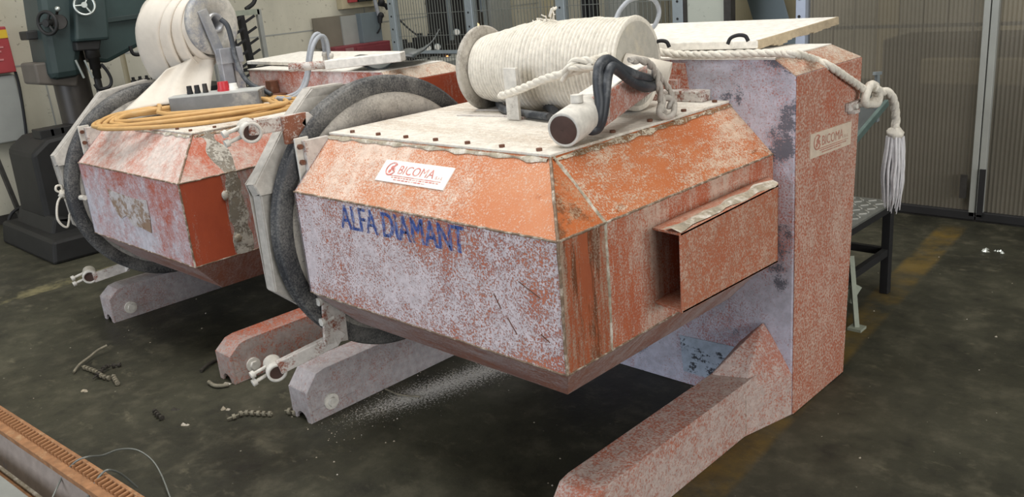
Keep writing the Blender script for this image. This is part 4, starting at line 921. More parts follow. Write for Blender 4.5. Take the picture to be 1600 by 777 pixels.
tag(Geo().tube(smooth_path(path, 3), .0105, 8).build('cable_coil', M['cable']), 'yellow-orange cable coiled in many turns on the rear machine', 'cable')
# cord tied at the rear guard
g = Geo(); x = -4.74
g.tube(smooth_path([(-4.6, 1.519, 0.714), (-4.74, 1.511, 0.704), (-4.74, 1.469, 0.731)], 5), .014, 8)
for pts in ([(-4.74, 1.469, 0.731), (-4.74, 1.438, 0.708), (-4.74, 1.419, 0.668), (-4.74, 1.409, 0.612), (-4.74, 1.423, 0.574), (-4.74, 1.445, 0.558), (-4.74, 1.461, 0.588), (-4.74, 1.472, 0.62), (-4.74, 1.489, 0.626)], [(-4.74, 1.463, 0.736), (-4.74, 1.436, 0.756), (-4.74, 1.442, 0.778), (-4.74, 1.463, 0.774), (-4.74, 1.464, 0.739)], [(-4.74, 1.467, 0.725), (-4.74, 1.471, 0.686), (-4.74, 1.492, 0.695)]):
    g.tube(smooth_path(pts, 5), .006, 6)
g.ball((-4.74, 1.466, 0.732), .022, 10, 7, (1, 1, 1), .5)
tag(g.build('tie_cord', M['rope']), 'thin white cord knotted to the guard of the rear machine', 'cord')

# ---------------------------------------------------------------- floor: rail, wire, debris
rail = thing('rack_rail', 'rusty toothed rack rail lying on the floor in the corner', 'rail', (-2.9, .72, 0))
ra, rb = V((-3.585, 0.701, 0.2)), V((-2.435, 0.779, 0.2)); rd = (rb - ra); rd.z = 0; rd.normalize(); rn = V((-rd.y, rd.x, 0))  # rn points away from the viewer
ra = ra - rd * .9; rb = rb + rd * .02; RL = (rb - ra).length
def rl(t, off, z): return V((ra.x, ra.y, 0)) + rd * t + rn * off + V((0, 0, z))
def rbar(off0, off1, z0, z1, t0=0, t1=None):
    t1 = RL if t1 is None else t1
    return Geo().hexa([rl(t0, off0, z0), rl(t1, off0, z0), rl(t1, off1, z0), rl(t0, off1, z0)], [rl(t0, off0, z1), rl(t1, off0, z1), rl(t1, off1, z1), rl(t0, off1, z1)])
rbar(-.012, .0, .150, .20).build('rack_back_strip', M['rail_rust'], rail, .002)
rbar(-.072, .0, .158, .178).build('top_flange', M['rail_rust'], rail, .003)
rbar(-.075, -.043, .178, .186).build('front_strip', M['rail_rust'], rail, .002)
Geo().hexa([rl(0, -.098, .02), rl(RL, -.098, .02), rl(RL, -.01, .02), rl(0, -.01, .02)], [rl(0, -.066, .159), rl(RL, -.066, .159), rl(RL, -.01, .159), rl(0, -.01, .159)]).build('web', M['rail_grey'], rail)
rbar(-.128, .0, 0, .022).build('bottom_flange', M['rail_rust'], rail, .003)
rbar(-.108, -.085, .022, .034).build('web_fillet', M['seam'], rail, .003)
tooth = None; nt_ = int(RL / .027)
for k in range(nt_):
    t = k * .027
    if tooth is None:
        gg = Geo(); gg.hexa([rl(t, -.044, .176), rl(t + .013, -.044, .176), rl(t + .013, -.012, .176), rl(t, -.012, .176)], [rl(t + .002, -.044, .196), rl(t + .010, -.044, .196), rl(t + .010, -.012, .199), rl(t + .002, -.012, .199)])
        tooth = gg.build('tooth', M['rail_rust'], rail)
    else:
        o = tooth.copy(); COL.objects.link(o); o.location = tooth.location + rd * t
r2 = thing('steel_rail', 'grey steel rail lying beside the rusty rack rail, in front of it', 'rail', (-2.9, .5, 0))
rbar(-.225, -.165, .10, .115).build('top_flange', M['pale_steel'], r2, .003)
rbar(-.20, -.185, .0, .105).build('web', M['rail_dark'], r2)
rbar(-.235, -.142, 0, .012).build('bottom_flange', M['rail_dark'], r2, .002)
r3 = thing('angle_iron', 'dark rusty angle iron at the corner, outermost of the rails', 'angle iron', (-2.9, .4, 0))
rbar(-.30, -.24, .0, .01).build('flat_leg', M['rail_rust'], r3, .001)
rbar(-.25, -.24, .0, .07).build('upright_leg', M['rail_dark'], r3, .001)
wz = .21
tag(Geo().tube(smooth_path([(-2.852, 0.626, 0.12), (-2.903, 0.683, 0.15), (-2.855, 0.719, 0.205), (-2.832, 0.754, 0.215), (-2.911, 0.819, 0.16), (-2.983, 0.895, 0.12), (-2.988, 0.953, 0.09), (-2.928, 0.977, 0.06), (-2.847, 0.971, 0.03), (-2.705, 0.934, 0.01)], 6), .0032, 6).build('steel_wire', M['wire']), 'thin grey wire bent in an arch over the rusty rail', 'wire')
tag(Geo().tube(smooth_path([(-2.697, 0.685, 0.15), (-2.7, 0.723, 0.19), (-2.7, 0.751, 0.208), (-2.7, 0.771, 0.205), (-2.8, 0.831, 0.12), (-2.853, 0.886, 0.02)], 5), .0034, 6).build('steel_wire', M['wire']), 'short grey wire hooked over the rail end teeth', 'wire')
def beaded(pts, label, r=.0065, bead=.011, step=.022, mat=None):
    p = smooth_path(pts, 5); g = Geo(); g.tube(p, r * .6, 6); acc = 0
    for a, b in zip(p[:-1], p[1:]):
        acc += (b - a).length
        if acc > step:
            acc = 0; d = (b - a).normalized(); g.cyl(b - d * .006, b + d * .006, bead, seg=8)
    tag(g.build('beaded_wire', mat or M['debris']), label, 'wire offcut', 'diamond wire offcuts on the floor')
M['debris'] = plain('grey_wire_debris', srgb(128, 122, 106), .7, .1, .3, 40, .3, srgb(70, 66, 58), .7)
M['debris_dark'] = plain('dark_wire_debris', srgb(52, 48, 42), .8, 0, .3, 40, .3)
beaded([(-4.174, 1.185, 0.012), (-4.105, 1.195, 0.013), (-4.027, 1.201, 0.015), (-3.96, 1.198, 0.015), (-3.918, 1.21, 0.012)], 'curved beaded wire offcut lying under the straight rod')
beaded([(-3.931, 1.234, 0.015), (-3.869, 1.22, 0.012), (-3.816, 1.21, 0.012)], 'short beaded wire stub at the right of the wire heap')
beaded([(-3.979, 1.161, 0.012), (-3.984, 1.186, 0.02), (-4.04, 1.246, 0.02), (-4.041, 1.29, 0.012), (-4.026, 1.313, 0.01)], 'dark bent wire offcut behind the beaded curve', mat=M['debris_dark'])
beaded([(-3.067, 1.343, 0.012), (-3.059, 1.376, 0.014), (-3.053, 1.413, 0.014), (-3.001, 1.447, 0.012), (-2.946, 1.479, 0.012)], 'longest beaded wire offcut, in front of the near leg')
beaded([(-2.926, 1.523, 0.013), (-2.897, 1.534, 0.014), (-2.861, 1.544, 0.012)], 'stubby beaded wire end touching the near leg nose', bead=.014)
beaded([(-3.422, 1.198, 0.01), (-3.357, 1.186, 0.012), (-3.309, 1.185, 0.01)], 'short dark beaded wire lying alone on the open floor', mat=M['debris_dark'])
tag(Geo().tube(smooth_path([(-4.144, 1.135, 0.01), (-4.183, 1.179, 0.022), (-4.241, 1.248, 0.02), (-4.263, 1.296, 0.03), (-4.26, 1.344, 0.04)], 5), .0062, 7).build('rod_offcut', M['debris']), 'straight dull rod offcut sticking out of the wire heap', 'rod')
tag(Geo().tube(smooth_path([(-3.465, 1.47, 0.012), (-3.414, 1.467, 0.012), (-3.38, 1.483, 0.012), (-3.362, 1.51, 0.012)], 5), .0085, 8).build('rod_offcut', M['debris']), 'short bent grey rod beside the nose of the middle leg', 'rod')
tag(Geo().tube(smooth_path([(-3.612, 1.507, 0.01), (-3.636, 1.546, 0.014), (-3.663, 1.604, 0.01), (-3.666, 1.635, 0.01)], 5), .008, 8).build('rod_offcut', M['debris_dark']), 'dark wire stub behind the nose of the middle leg', 'rod')
tag(Geo().tube(smooth_path([(-2.741, 1.891, 0.008), (-2.662, 1.89, 0.008), (-2.603, 1.909, 0.008), (-2.565, 1.929, 0.008)], 5), .004, 6).build('rod_offcut', M['debris']), 'thin wire lying in the white powder beside the near leg', 'wire')
def chip(g, x, y, s):
    vs = [V((x, y, 0)) + V((random.uniform(.4, 1) * s * math.cos(a), random.uniform(.4, 1) * s * math.sin(a), 0)) for a in (0, 1.25, 2.5, 3.75, 5)]
    t = V((x, y, s * random.uniform(.4, .9)))
    g.add(vs + [t], [(i, (i + 1) % 5, 5) for i in range(5)] + [(4, 3, 2, 1, 0)])
for i, (u, lab) in enumerate((((-3.181, 1.388, 0), 'pale stone chip near the end of the longest wire offcut'), ((-3.406, 1.516, 0), 'white chip at the nose of the middle leg'), ((-3.199, 1.22, 0), 'light stone chip alone in the middle of the floor'), ((-3.366, 1.259, 0), 'dark lump on the floor between the two wire offcuts'), ((-3.911, 1.09, 0), 'pale double chip just below the wire heap'))):
    gg = Geo(); chip(gg, u[0], u[1], .020); chip(gg, u[0] + .018, u[1] + .008, .014)
    tag(gg.build('stone_chip', M['debris_dark'] if 'dark' in lab else M['seam']), lab, 'stone chip')
g = Geo()
for k in range(420):
    if k < 200: y = random.uniform(1.5, 2.5); x = -3.02 + .22 * y + random.gauss(0, .09); s = random.uniform(.002, .005)
    else: x = random.uniform(-5.2, 1.5); y = random.uniform(.6, 4.8); s = random.uniform(.002, .007)
    chip(g, x, y, s)
o = g.build('grit', M['seam']); o['kind'] = 'stuff'; tag(o, 'pale grit and stone crumbs scattered over the dark floor', 'grit')
gg = Geo(); c0 = V((-1.264, 4.828, 0))
for k in range(9): chip(gg, c0.x + random.uniform(-.05, .05), c0.y + random.uniform(-.03, .03), random.uniform(.010, .022))
tag(gg.build('crumpled_foil', M['chrome']), 'small crumpled bright scrap on the floor before the clear door', 'scrap')

# ---------------------------------------------------------------- step stool and green trolley behind the near machine
st = thing('step_stool', 'black steel step with checker plate top, behind the near cabinet', 'step stool', (-1.9, 3.7, 0))
zt = .455
cs = [(-1.50, 3.975), (-2.10, 3.975), (-2.10, 3.42), (-1.50, 3.42)]
Geo().box((-2.10, 3.42, zt - .012), (-1.48, 4.0, zt)).build('tread_plate', plain('checker_plate', srgb(120, 122, 118), .45, .4, .15, 14, .1), st, .002)
lug = None
for i in range(12):
    for j in range(12):
        x = -2.07 + i * .05; y = 3.45 + j * .046; s = 1 if (i + j) % 2 else -1
        if lug is None: lug = (Geo(), None)
        lug[0].bar((x - .013, y - .013 * s, zt + .001), (x + .013, y + .013 * s, zt + .001), .007, .005)
lg = lug[0].build('tread_lugs', plain('checker_plate_lug', srgb(176, 176, 170), .4, .4, .1, 14, 0), st); lg['kind'] = 'stuff'
for x, y in cs: Geo().box((x - .02, y - .02, 0), (x + .02, y + .02, zt - .012)).build('leg', M['black'], st, .003)
for a, b in ((0, 1), (1, 2), (2, 3), (3, 0)):
    for z in (.21, zt - .03): Geo().bar((*cs[a], z), (*cs[b], z), .025, .035).build('rail', M['black'], st)
tr = thing('teal_trolley', 'faded teal angular frame with straight legs behind the near cabinet', 'trolley', (-1.5, 3.4, 0))
g = Geo(); g.bar((-1.52, 3.53, 0.782), (-1.5, 3.898, 0.93), .018, .03); g.build('tray_rim', M['teal'], tr, .003)
Geo().sheet([(-1.56, 3.596, 0.783), (-1.54, 3.972, 0.917), (-1.7, 4.222, 0.903), (-1.75, 4.02, 0.887)], .006).build('tray', M['black_sheet'], tr)
Geo().sheet([(-1.62, 3.733, 0.766), (-1.6, 3.968, 0.857), (-1.74, 4.156, 0.881), (-1.8, 4.136, 0.851)], .006).build('tray_liner', M['black'], tr)
Geo().bar((-1.56, 3.928, 1.055), (-1.56, 3.944, 0.833), .03, .012, (1, 0, 0)).build('upright', M['galv'], tr)
Geo().bar((-1.56, 3.893, 1.057), (-1.56, 3.964, 1.05), .014, .014).build('upright_hook', M['galv'], tr)
Geo().bar((-1.5, 3.572, 0.305), (-1.43, 3.49, 0), .02, .02).build('leg', M['straw'], tr)
Geo().bar((-1.56, 3.663, 0.207), (-1.56, 3.40, 0), .035, .02).build('leg', M['straw'], tr)
Geo().bar((-1.5, 3.534, 0.106), (-1.47, 3.565, 0.178), .02, .05).build('cross_plate', M['straw'], tr)
Geo().box((-1.46, 3.46, 0), (-1.40, 3.52, .012)).build('foot_pad', M['straw'], tr)

# ---------------------------------------------------------------- enclosure: polycarbonate door, posts, fence
YD = 5.35
def ribbed(x0, x1, z0, z1):
    g = Geo(); vs = []; fs = []; n = int((x1 - x0) / .0115)
    for i in range(n + 1):
        x = x0 + (x1 - x0) * i / n; y = YD + (.0032 if i % 2 else -.0032)
        vs += [(x, y, z0), (x, y, z1)]
    for i in range(n): fs.append((2 * i, 2 * i + 2, 2 * i + 3, 2 * i + 1))
    return g.add(vs, fs)
d1 = thing('sliding_door', 'ribbed translucent plastic door panel behind the near machine', 'door', (-2.0, YD, 0), 'ribbed plastic door panels')
ribbed(-2.56, -1.545, .05, 2.5).build('ribbed_sheet', M['poly'], d1)
d2 = thing('sliding_door', 'ribbed translucent plastic door panel at the right edge', 'door', (-.6, YD, 0), 'ribbed plastic door panels')
ribbed(-1.475, .9, .05, 2.5).build('ribbed_sheet', M['poly'], d2)
Geo().box((-1.548, YD - .03, .03), (-1.514, YD + .03, 2.5)).build('frame_post', M['grey_paint'], d1, .004)
Geo().box((-1.508, YD - .03, .03), (-1.472, YD + .03, 2.5)).build('frame_post', M['grey_paint'], d2, .004)
Geo().box((-2.56, YD - .03, .01), (-1.514, YD + .03, .06)).build('bottom_rail', M['black'], d1, .004)
Geo().box((-1.508, YD - .03, .01), (.9, YD + .03, .06)).build('bottom_rail', M['black'], d2, .004)
for d, x0, x1 in ((d1, -2.56, -1.52), (d2, -1.50, .9)):
    Geo().box((x0, YD + .012, .045), (x1, YD + .022, .06)).build('rail_lip', M['dark_metal'], d)
    Geo().box((x0, YD + .01, 1.12), (x1, YD + .03, 1.14)).build('cross_rail', M['galv'], d)
    Geo().box((x0, YD - .03, 2.46), (x1, YD + .03, 2.52)).build('top_rail', M['galv'], d)
Geo().box((-1.50, YD - .045, .05), (-1.47, YD - .03, .32)).build('latch', M['black'], d2)
Geo().box((-1.60, YD - .042, .14), (-1.565, YD - .03, .28)).build('hand_pull', M['dark_metal'], d1)
struct(Geo().box((-8.0, YD - .02, -.001), (.9, YD + .06, .01)).build('trim_1', M['dark_metal']))
# what stands dimly behind the clear door
mc = thing('machine_bench', 'dark bulky machine seen dimly through the plastic door', 'machine', (-1.0, 6.4, 0))
Geo().box((-2.9, 6.0, 0), (1.6, 6.9, .60)).build('bench_body', M['drill_dark'], mc, .02)
Geo().box((-2.4, 6.1, .60), (-.2, 6.6, .98)).build('bench_housing', M['drill_dark'], mc, .02)
Geo().box((-2.1, 5.98, .70), (-.9, 6.1, .86)).build('bench_panel', M['tan'], mc, .01)
# fence
fx0, fx1 = -6.80, -3.55; YF = 5.40
for i, (x, lab) in enumerate(((-6.80, 'grey steel fence post nearest the maroon cabinet'), (-5.72, 'grey steel fence post next to the dark window'), (-4.66, 'grey steel fence post directly behind the cord reel'), (-3.56, 'drilled grey steel fence post beside the pale panel'))):
    p = thing('fence_post', lab, 'post', (x, YF, 0), 'steel fence posts')
    Geo().box((x - .045, YF - .03, 0), (x + .045, YF + .03, 2.4)).build('post', M['galv'], p, .004)
    Geo().box((x - .07, YF - .06, 0), (x + .07, YF + .06, .012)).build('foot_plate', M['galv'], p)
    for k in range(14): Geo().cyl((x + .0, YF - .034, .5 + k * .12), (x, YF - .03, .5 + k * .12), .009, seg=8).build('bolt_hole', M['black'], p)
for i, (a, b, lab) in enumerate(((-6.755, -5.765, 'left welded wire mesh fence panel, before the dark window'), (-5.675, -4.705, 'middle welded wire mesh fence panel, behind the grey flange'), (-4.615, -3.605, 'right welded wire mesh fence panel, beside the pale panel'))):
    p = thing('mesh_fence_panel', lab, 'fence', ((a + b) / 2, YF, 0), 'wire mesh fence panels')
    g = Geo(); n = 26
    for k in range(n + 1): x = a + (b - a) * k / n; g.box((x - .0022, YF - .0022, .15), (x + .0022, YF + .0022, 2.3))
    for z in (.15, .35, .55, .75, .95, 1.15, 1.35, 1.55, 1.75, 1.95, 2.15, 2.3): g.box((a, YF - .005, z - .0022), (b, YF - .001, z + .0022))
    g.build('wire_mesh', M['wire'], p)
    for z in (1.0, 2.3, .15): Geo().box((a, YF - .012, z - .014), (b, YF + .012, z + .014)).build('rail', M['galv'], p)
pn = thing('blank_panel', 'pale grey-green scuffed steel panel between fence and chute', 'panel', (-3.34, 5.4, 0))
Geo().box((-3.50, 5.39, 0), (-3.19, 5.41, 2.4)).build('panel_sheet', mat_wall('scuffed_panel', srgb(172, 176, 166), srgb(160, 166, 158), srgb(110, 110, 104)), pn)
Geo().box((-3.19, 5.37, 0), (-3.135, 5.43, 2.4)).build('panel_edge', M['dark_metal'], pn)
Geo().box((-3.515, 5.37, 0), (-3.49, 5.43, 2.4)).build('panel_edge', M['dark_metal'], pn)
gp = thing('gate_post', 'bright drilled steel post at the edge of the plastic door', 'post', (-2.60, YD, 0))
Geo().box((-2.64, YD - .04, 0), (-2.575, YD + .04, 2.5)).build('post', plain('bright_galvanised', srgb(176, 186, 204), .4, .3, .08, 8, .05), gp, .004)
for k in range(10): Geo().cyl((-2.615, YD - .044, .55 + k * .11), (-2.615, YD - .04, .55 + k * .11), .010, seg=8).build('bolt_hole', M['black'], gp)
chute = thing('sheet_chute', 'sloping blue-grey sheet metal chute behind the cover board', 'chute', (-3.0, 6.0, 0))
Geo().hexa([V((-3.194, 5.9, 0.953)), V((-2.915, 5.9, 0.951)), V((-3.014, 6.1, 0.929)), V((-3.302, 6.1, 0.931))], [V((-3.419, 5.9, 1.617)), V((-3.121, 5.9, 1.594)), V((-3.227, 6.1, 1.594)), V((-3.535, 6.1, 1.618))]).build('chute_body', M['blue_grey'], chute, .004)
Geo().hexa([V((-3.633, 6.2, 0.922)), V((-2.983, 6.2, 0.917)), V((-3.007, 6.25, 0.911)), V((-3.662, 6.25, 0.917))], [V((-3.626, 6.2, 1.574)), V((-2.995, 6.2, 1.528)), V((-3.019, 6.25, 1.527)), V((-3.656, 6.25, 1.573))]).build('chute_backboard', M['tan'], chute)
Geo().box((chute.location.x - .7, 5.9, 0), (chute.location.x + .1, 6.25, .9)).build('chute_base', M['grey_paint'], chute)
Geo().box(V((-3.279, 5.5, 1.344)) , V((-3.16, 5.5, 1.372)) + V((.0, .25, .25))).build('chute_bracket', M['black'], chute)
Geo().tube(smooth_path([(-2.886, 5.85, 1.282), (-2.866, 5.85, 1.196), (-2.888, 5.85, 1.11), (-2.873, 5.85, 1.022)], 4), .012, 6).build('chute_cord', M['black'], chute)
# dark window unit on the left wall beyond the fence
w1 = struct(Geo().box((-8.0, 6.84, .80), (-7.96, 7.72, 1.46)).build('window_1', M['black'], None, .004))
Geo().box((-7.96, 7.13, .80), (-7.94, 7.18, 1.46)).build('mullion', M['galv'], w1)
Geo().box((-7.96, 7.68, .70), (-7.93, 7.76, 1.70)).build('window_frame', M['galv'], w1)
Geo().box((-7.96, 7.22, 1.48), (-7.9, 8.15, 2.2)).build('lintel_panel', M['blue_grey'], w1)
Geo().box((-7.97, 7.80, .6), (-7.90, 8.16, 1.48)).build('side_panel', M['grey_paint'], w1)
# work bench with instruments beyond the fence
bn = thing('instrument_bench', 'grey bench with dark instruments behind the mesh fence', 'bench', (-7.2, 6.6, 0))
Geo().box((-7.62, 5.7, .80), (-6.6, 7.9, .86)).build('bench_top', M['grey_paint'], bn, .005)
for x in (-7.57, -6.65):
    for y in (5.76, 7.85): Geo().box((x - .03, y - .03, 0), (x + .03, y + .03, .80)).build('leg', M['grey_paint'], bn)
for i, (px, py, w, h, mt) in enumerate(((628, 64, .12, .18, 'drill_dark'), (642, 62, .10, .22, 'drill_dark'), (664, 62, .10, .24, 'drill_dark'), (652, 74, .2, .1, 'dark_metal'))):
    c0 = V((-7.2, 5.778, 1.033)) + V((0, i * .22, 0))
    g = Geo(); g.box((-7.3, c0.y, .862), (-7.3 + w, c0.y + .16, .862 + h)); g.cyl((-7.25, c0.y + .08, .862 + h), (-7.25, c0.y + .08, .90 + h), .03, seg=10)
    tag(g.build('instrument_block', M[mt], None, .004), ('first', 'second', 'third', 'fourth')[i] + ' dark instrument block from the left on the fenced bench', 'instrument', 'instruments on the fenced bench')
for i, (py_, pz) in enumerate((((-7, 5.948, 0.979), 0), ((-7, 6.081, 0.977), 0), ((-7, 6.372, 1.098), 0))):
    p = V(py_); t = thing('gauge', ('left', 'middle', 'upper right')[i] + ' round dial gauge behind the mesh fence', 'gauge', p, 'dial gauges')
    Geo().cyl(p, p + V((.03, -.02, 0)), .035, seg=18).build('case', M['galv'], t); Geo().cyl(p + V((.03, -.02, 0)), p + V((.033, -.022, 0)), .029, seg=18).build('dial', M['plate_white'], t)
    Geo().cyl((p.x, p.y, .86), (p.x, p.y, p.z - .03), .010, seg=8).build('stem', M['dark_metal'], t)
lp = V((-7.6, 7.265, 1.101)); lb = thing('lamp_box', 'dark switch box with a small lit warm lamp, behind the fence', 'lamp', lp)
Geo().box(lp + V((-.10, -.10, -.10)), lp + V((-.02, .14, .14))).build('box', M['dark_metal'], lb, .005); Geo().ball(lp, .022, 12, 8).build('bulb', M['lamp'], lb)
Geo().bar((lp.x - .06, lp.y, 0), (lp.x - .06, lp.y, lp.z - .1), .04, .04, (1, 0, 0)).build('pole', M['dark_metal'], lb)
lp = V((-7, 6.208, 0.86)); l2_ = thing('lamp_box', 'tiny orange indicator lamp low behind the fence', 'lamp', lp)
Geo().box(lp + V((-.06, -.04, -.05)), lp + V((-.01, .06, .05))).build('box', M['dark_metal'], l2_, .004); Geo().ball(lp, .012, 10, 6).build('bulb', M['lamp2'], l2_)
Geo().bar((lp.x - .035, lp.y, 0), (lp.x - .035, lp.y, lp.z - .05), .03, .03, (1, 0, 0)).build('pole', M['dark_metal'], l2_)
tag(Geo().tube(smooth_path([(-7.6, 6.097, 1.274), (-7.5, 6.149, 1.158), (-7.3, 6.113, 1.077)], 5), .010, 6).build('sloping_cable', M['black']), 'thin black cable sloping down behind the fence', 'cable')
for i, (A, B) in enumerate((((-6.148, 7.5, 1.435), (-6.125, 7.5, 1.033)), ((-6.017, 7.5, 1.428), (-6.019, 7.5, 1.03)))):
    tag(Geo().bar((A[0], 7.5, 2.2), (B[0], 7.5, .3), .07 + .03 * i, .06, (1, 0, 0)).build('dark_strut', M['black'], None, .004), ('narrow' if i == 0 else 'wide') + ' black upright strut seen through the fence behind the reel', 'strut', 'black struts behind the fence')
tag(Geo().box((-6.2, 7.9, 0), (-5.75, 8.3, 2.3)).build('grey_locker', M['grey_paint'], None, .01), 'grey locker standing far behind the mesh fence', 'locker')

# ---------------------------------------------------------------- things along the left wall
ct = thing('maroon_cabinet', 'low maroon steel cabinet with open dark shelf above, at the left wall', 'cabinet', (-7.8, 5.6, 0))
Geo().box((-7.94, 5.30, 0), (-7.7, 6.02, 1.06)).build('body', M['dark_red'], ct, .006)
Geo().box((-7.7, 5.42, .80), (-7.69, 5.52, 1.04)).build('label_plate', plain('label_grey_red', srgb(140, 100, 100), .7), ct)
Geo().box((-7.7, 5.56, .30), (-7.69, 6.0, 1.03)).build('door', M['dark_red'], ct, .003)
Geo().box((-7.94, 5.22, 1.06), (-7.92, 6.02, 1.37)).build('back_board', plain('brown_grey_board', srgb(112, 106, 94), .7, 0, .12, 4, .05), ct)
Geo().box((-7.92, 5.76, 1.06), (-7.82, 6.02, 1.37)).build('side_box', M['blue_grey'], ct, .004)
Geo().box((-7.92, 5.56, 1.06), (-7.90, 5.76, 1.36)).build('pale_board', M['grey_paint'], ct)
eb = thing('switch_board', 'electrical switch box with red and dark sockets, high on the wall', 'switch box', (-7.95, 5.85, 1.42))
Geo().box((-8.0, 5.60, 1.43), (-7.90, 6.12, 1.80)).build('box', M['tan'], eb, .004)
for y, mt in ((5.72, M['red']), (5.84, M['drill_dark']), (5.95, M['drill_dark'])):
    Geo().box((-7.90, y - .05, 1.49), (-7.85, y + .05, 1.62)).build('socket', mt, eb, .006)
hg = thing('spray_gun', 'black hose gun hanging on the wall beside the switch box', 'spray gun', (-7.8, 6.1, 1.3))
g = Geo(); g.tube(smooth_path([(-7.8, 5.96, 1.52), (-7.8, 5.971, 1.426), (-7.8, 5.99, 1.33)], 4), .022, 8); g.build('grip', M['grey_hose'], hg)
g = Geo(); g.tube(smooth_path([(-7.78, 5.994, 1.45), (-7.78, 6.079, 1.43), (-7.78, 6.108, 1.387)], 4), .025, 8); g.ball((-7.78, 6.032, 1.467), .04, 10, 6); g.build('body', M['black'], hg)
g = Geo(); g.ball((-7.78, 6.001, 1.328), .035, 12, 8); g.cyl((-7.78, 5.99, 1.316), (-7.78, 5.979, 1.249), .028, .022, 10); g.build('nozzle', M['black'], hg)
Geo().tube(smooth_path([(-7.79, 5.996, 1.255), (-7.8, 5.985, 1.195), (-7.82, 5.948, 1.144)], 4), .008, 6).build('lead', M['black'], hg)
# peg rack
rk = thing('peg_rack', 'tall grey rack with rows of black angled pegs, left wall', 'rack', (-7.4, 4.0, 0))
p0, p1 = V((-7.4, 4.409, 1.594)), V((-7.4, 4.306, 0.952))
Geo().bar((-7.4, p1.y, 0), (-7.4, p1.y, 1.52), .04, .04, (1, 0, 0)).build('upright', M['grey_paint'], rk)
Geo().bar((-7.4, p1.y, 1.50), (-7.4, p1.y - .5, 1.50), .04, .05).build('top_bar', M['straw'], rk)
Geo().tube(smooth_path([(-7.4, p1.y - .12, 1.53), (-7.4, p1.y - .03, 1.58), (-7.4, p1.y - .0, 1.66), (-7.4, p1.y - .05, 1.72)], 4), .02, 8).build('hook', M['black'], rk)
Geo().bar((-7.4, p1.y - .5, 0), (-7.4, p1.y - .5, 1.52), .04, .04, (1, 0, 0)).build('upright', M['grey_paint'], rk)
for j, y in enumerate((p1.y - .30, p1.y - .17)):
    sp = Geo().bar((-7.38, y + .03, .5), (-7.38, y - .03, 1.48), .05, .06, (1, 0, 0)).build('peg_strip', M['black'], rk)
    for k in range(9):
        z = .62 + k * .10; Geo().bar((-7.36, y, z), (-7.30, y + .07, z + .05), .022, .022).build('peg', M['black'], sp)
Geo().bar((-7.36, p1.y - .45, 1.0), (-7.36, p1.y + .1, 1.0), .03, .03).build('long_peg', M['black'], rk)
# shelf of tool holders
sf = thing('tool_shelf', 'dark low shelf along the wall carrying tool holders', 'shelf', (-7.7, 3.2, 0))
Geo().box((-7.95, 2.7, .82), (-7.45, 4.0, .90)).build('shelf_top', M['drill_dark'], sf, .004)
Geo().box((-7.95, 2.7, 0), (-7.5, 4.0, .82)).build('shelf_body', M['drill_dark'], sf)
for i in range(7):
    y = V((-7.6, 3.123, 1.075)).lerp(V((-7.6, 3.478, 1.038)), i / 6).y; t = thing('tool_holder', ('first', 'second', 'third', 'fourth', 'fifth', 'sixth', 'seventh')[i] + ' black tool holder from the left on the dark shelf', 'tool holder', (-7.6, y, .90), 'tool holders on the shelf')
    Geo().lathe((-7.6, y, .90), (0, 0, 1), [(0, .001), (0, .028), (.05, .028), (.055, .018), (.075, .018), (.08, .030), (.12, .030), (.125, .015), (.16, .013), (.16, .001)], 14).build('body', M['black'], t)
    Geo().ring((-7.6, y, 1.02), (0, 0, 1), .012, .024, .015, 14).build('collar', M['dark_metal'], t)
tag(Geo().cyl((-7.5, V((-7.5, 3.033, 1.185)).y, 0), (-7.5, V((-7.5, 3.033, 1.185)).y, 1.30), .022, seg=12).build('pale_pole', M['tan']), 'pale upright pole standing beside the tool holders', 'pole')

# fire point and cables at the far left
ex = thing('fire_extinguisher_cabinet', 'red fire cabinet with yellow band on the left wall', 'fire cabinet', (-7.95, 2.3, 1.2))
a = V((-7.93, 2.311, 1.213)); 
Geo().box((-8.0, a.y - .42, a.z), (-7.86, a.y, a.z + .36)).build('cabinet_box', M['red'], ex, .008)
Geo().box((-7.86, a.y - .42, a.z + .27), (-7.855, a.y - .002, a.z + .335)).build('yellow_band', M['yellow'], ex)
for k in range(5): Geo().box((-7.857, a.y - .40, a.z + .10 + k * .032), (-7.853, a.y - random.uniform(.03, .12), a.z + .113 + k * .032)).build('text_band', plain('pale_red_print', srgb(196, 128, 128), .6), ex)
Geo().box((-8.0, a.y - .5, a.z + .37), (-7.93, a.y - .02, a.z + .7)).build('white_board', M['plate_white'], ex, .004)
ub = tag(Geo().box((-8.0, a.y - .5, a.z - .55), (-7.9, a.y - .01, a.z - .02)).build('grey_wall_box', M['grey_paint'], None, .01), 'pale grey box on the wall below the red fire cabinet', 'wall box')
tag(Geo().tube(smooth_path([(-7.9, 2.311, 1.213), (-7.9, 2.312, 1.094), (-7.9, 2.298, 0.912), (-7.9, 2.281, 0.755), (-7.9, 2.256, 0.588)], 5), .012, 6).build('wall_cable', M['black']), 'black cable hanging down the wall below the fire cabinet', 'cable')
tag(Geo().bar((-7.6, 1.935, 0.607), (-7.45, 1.965, 0.059), .03, .03).build('leaning_bar', M['dark_metal']), 'dark bar leaning against the left wall', 'bar')
tag(Geo().tube(smooth_path([(-7.3, 2.051, 0.266), (-7.3, 1.951, 0.239), (-7.3, 1.87, 0.208), (-7.3, 1.829, 0.152), (-7.3, 1.832, 0.084), (-7.109, 1.879, 0.012), (-6.688, 1.876, 0.012)], 5), .012, 6).build('floor_cable', M['black']), 'black cable curling down to the floor behind the rear machine', 'cable')

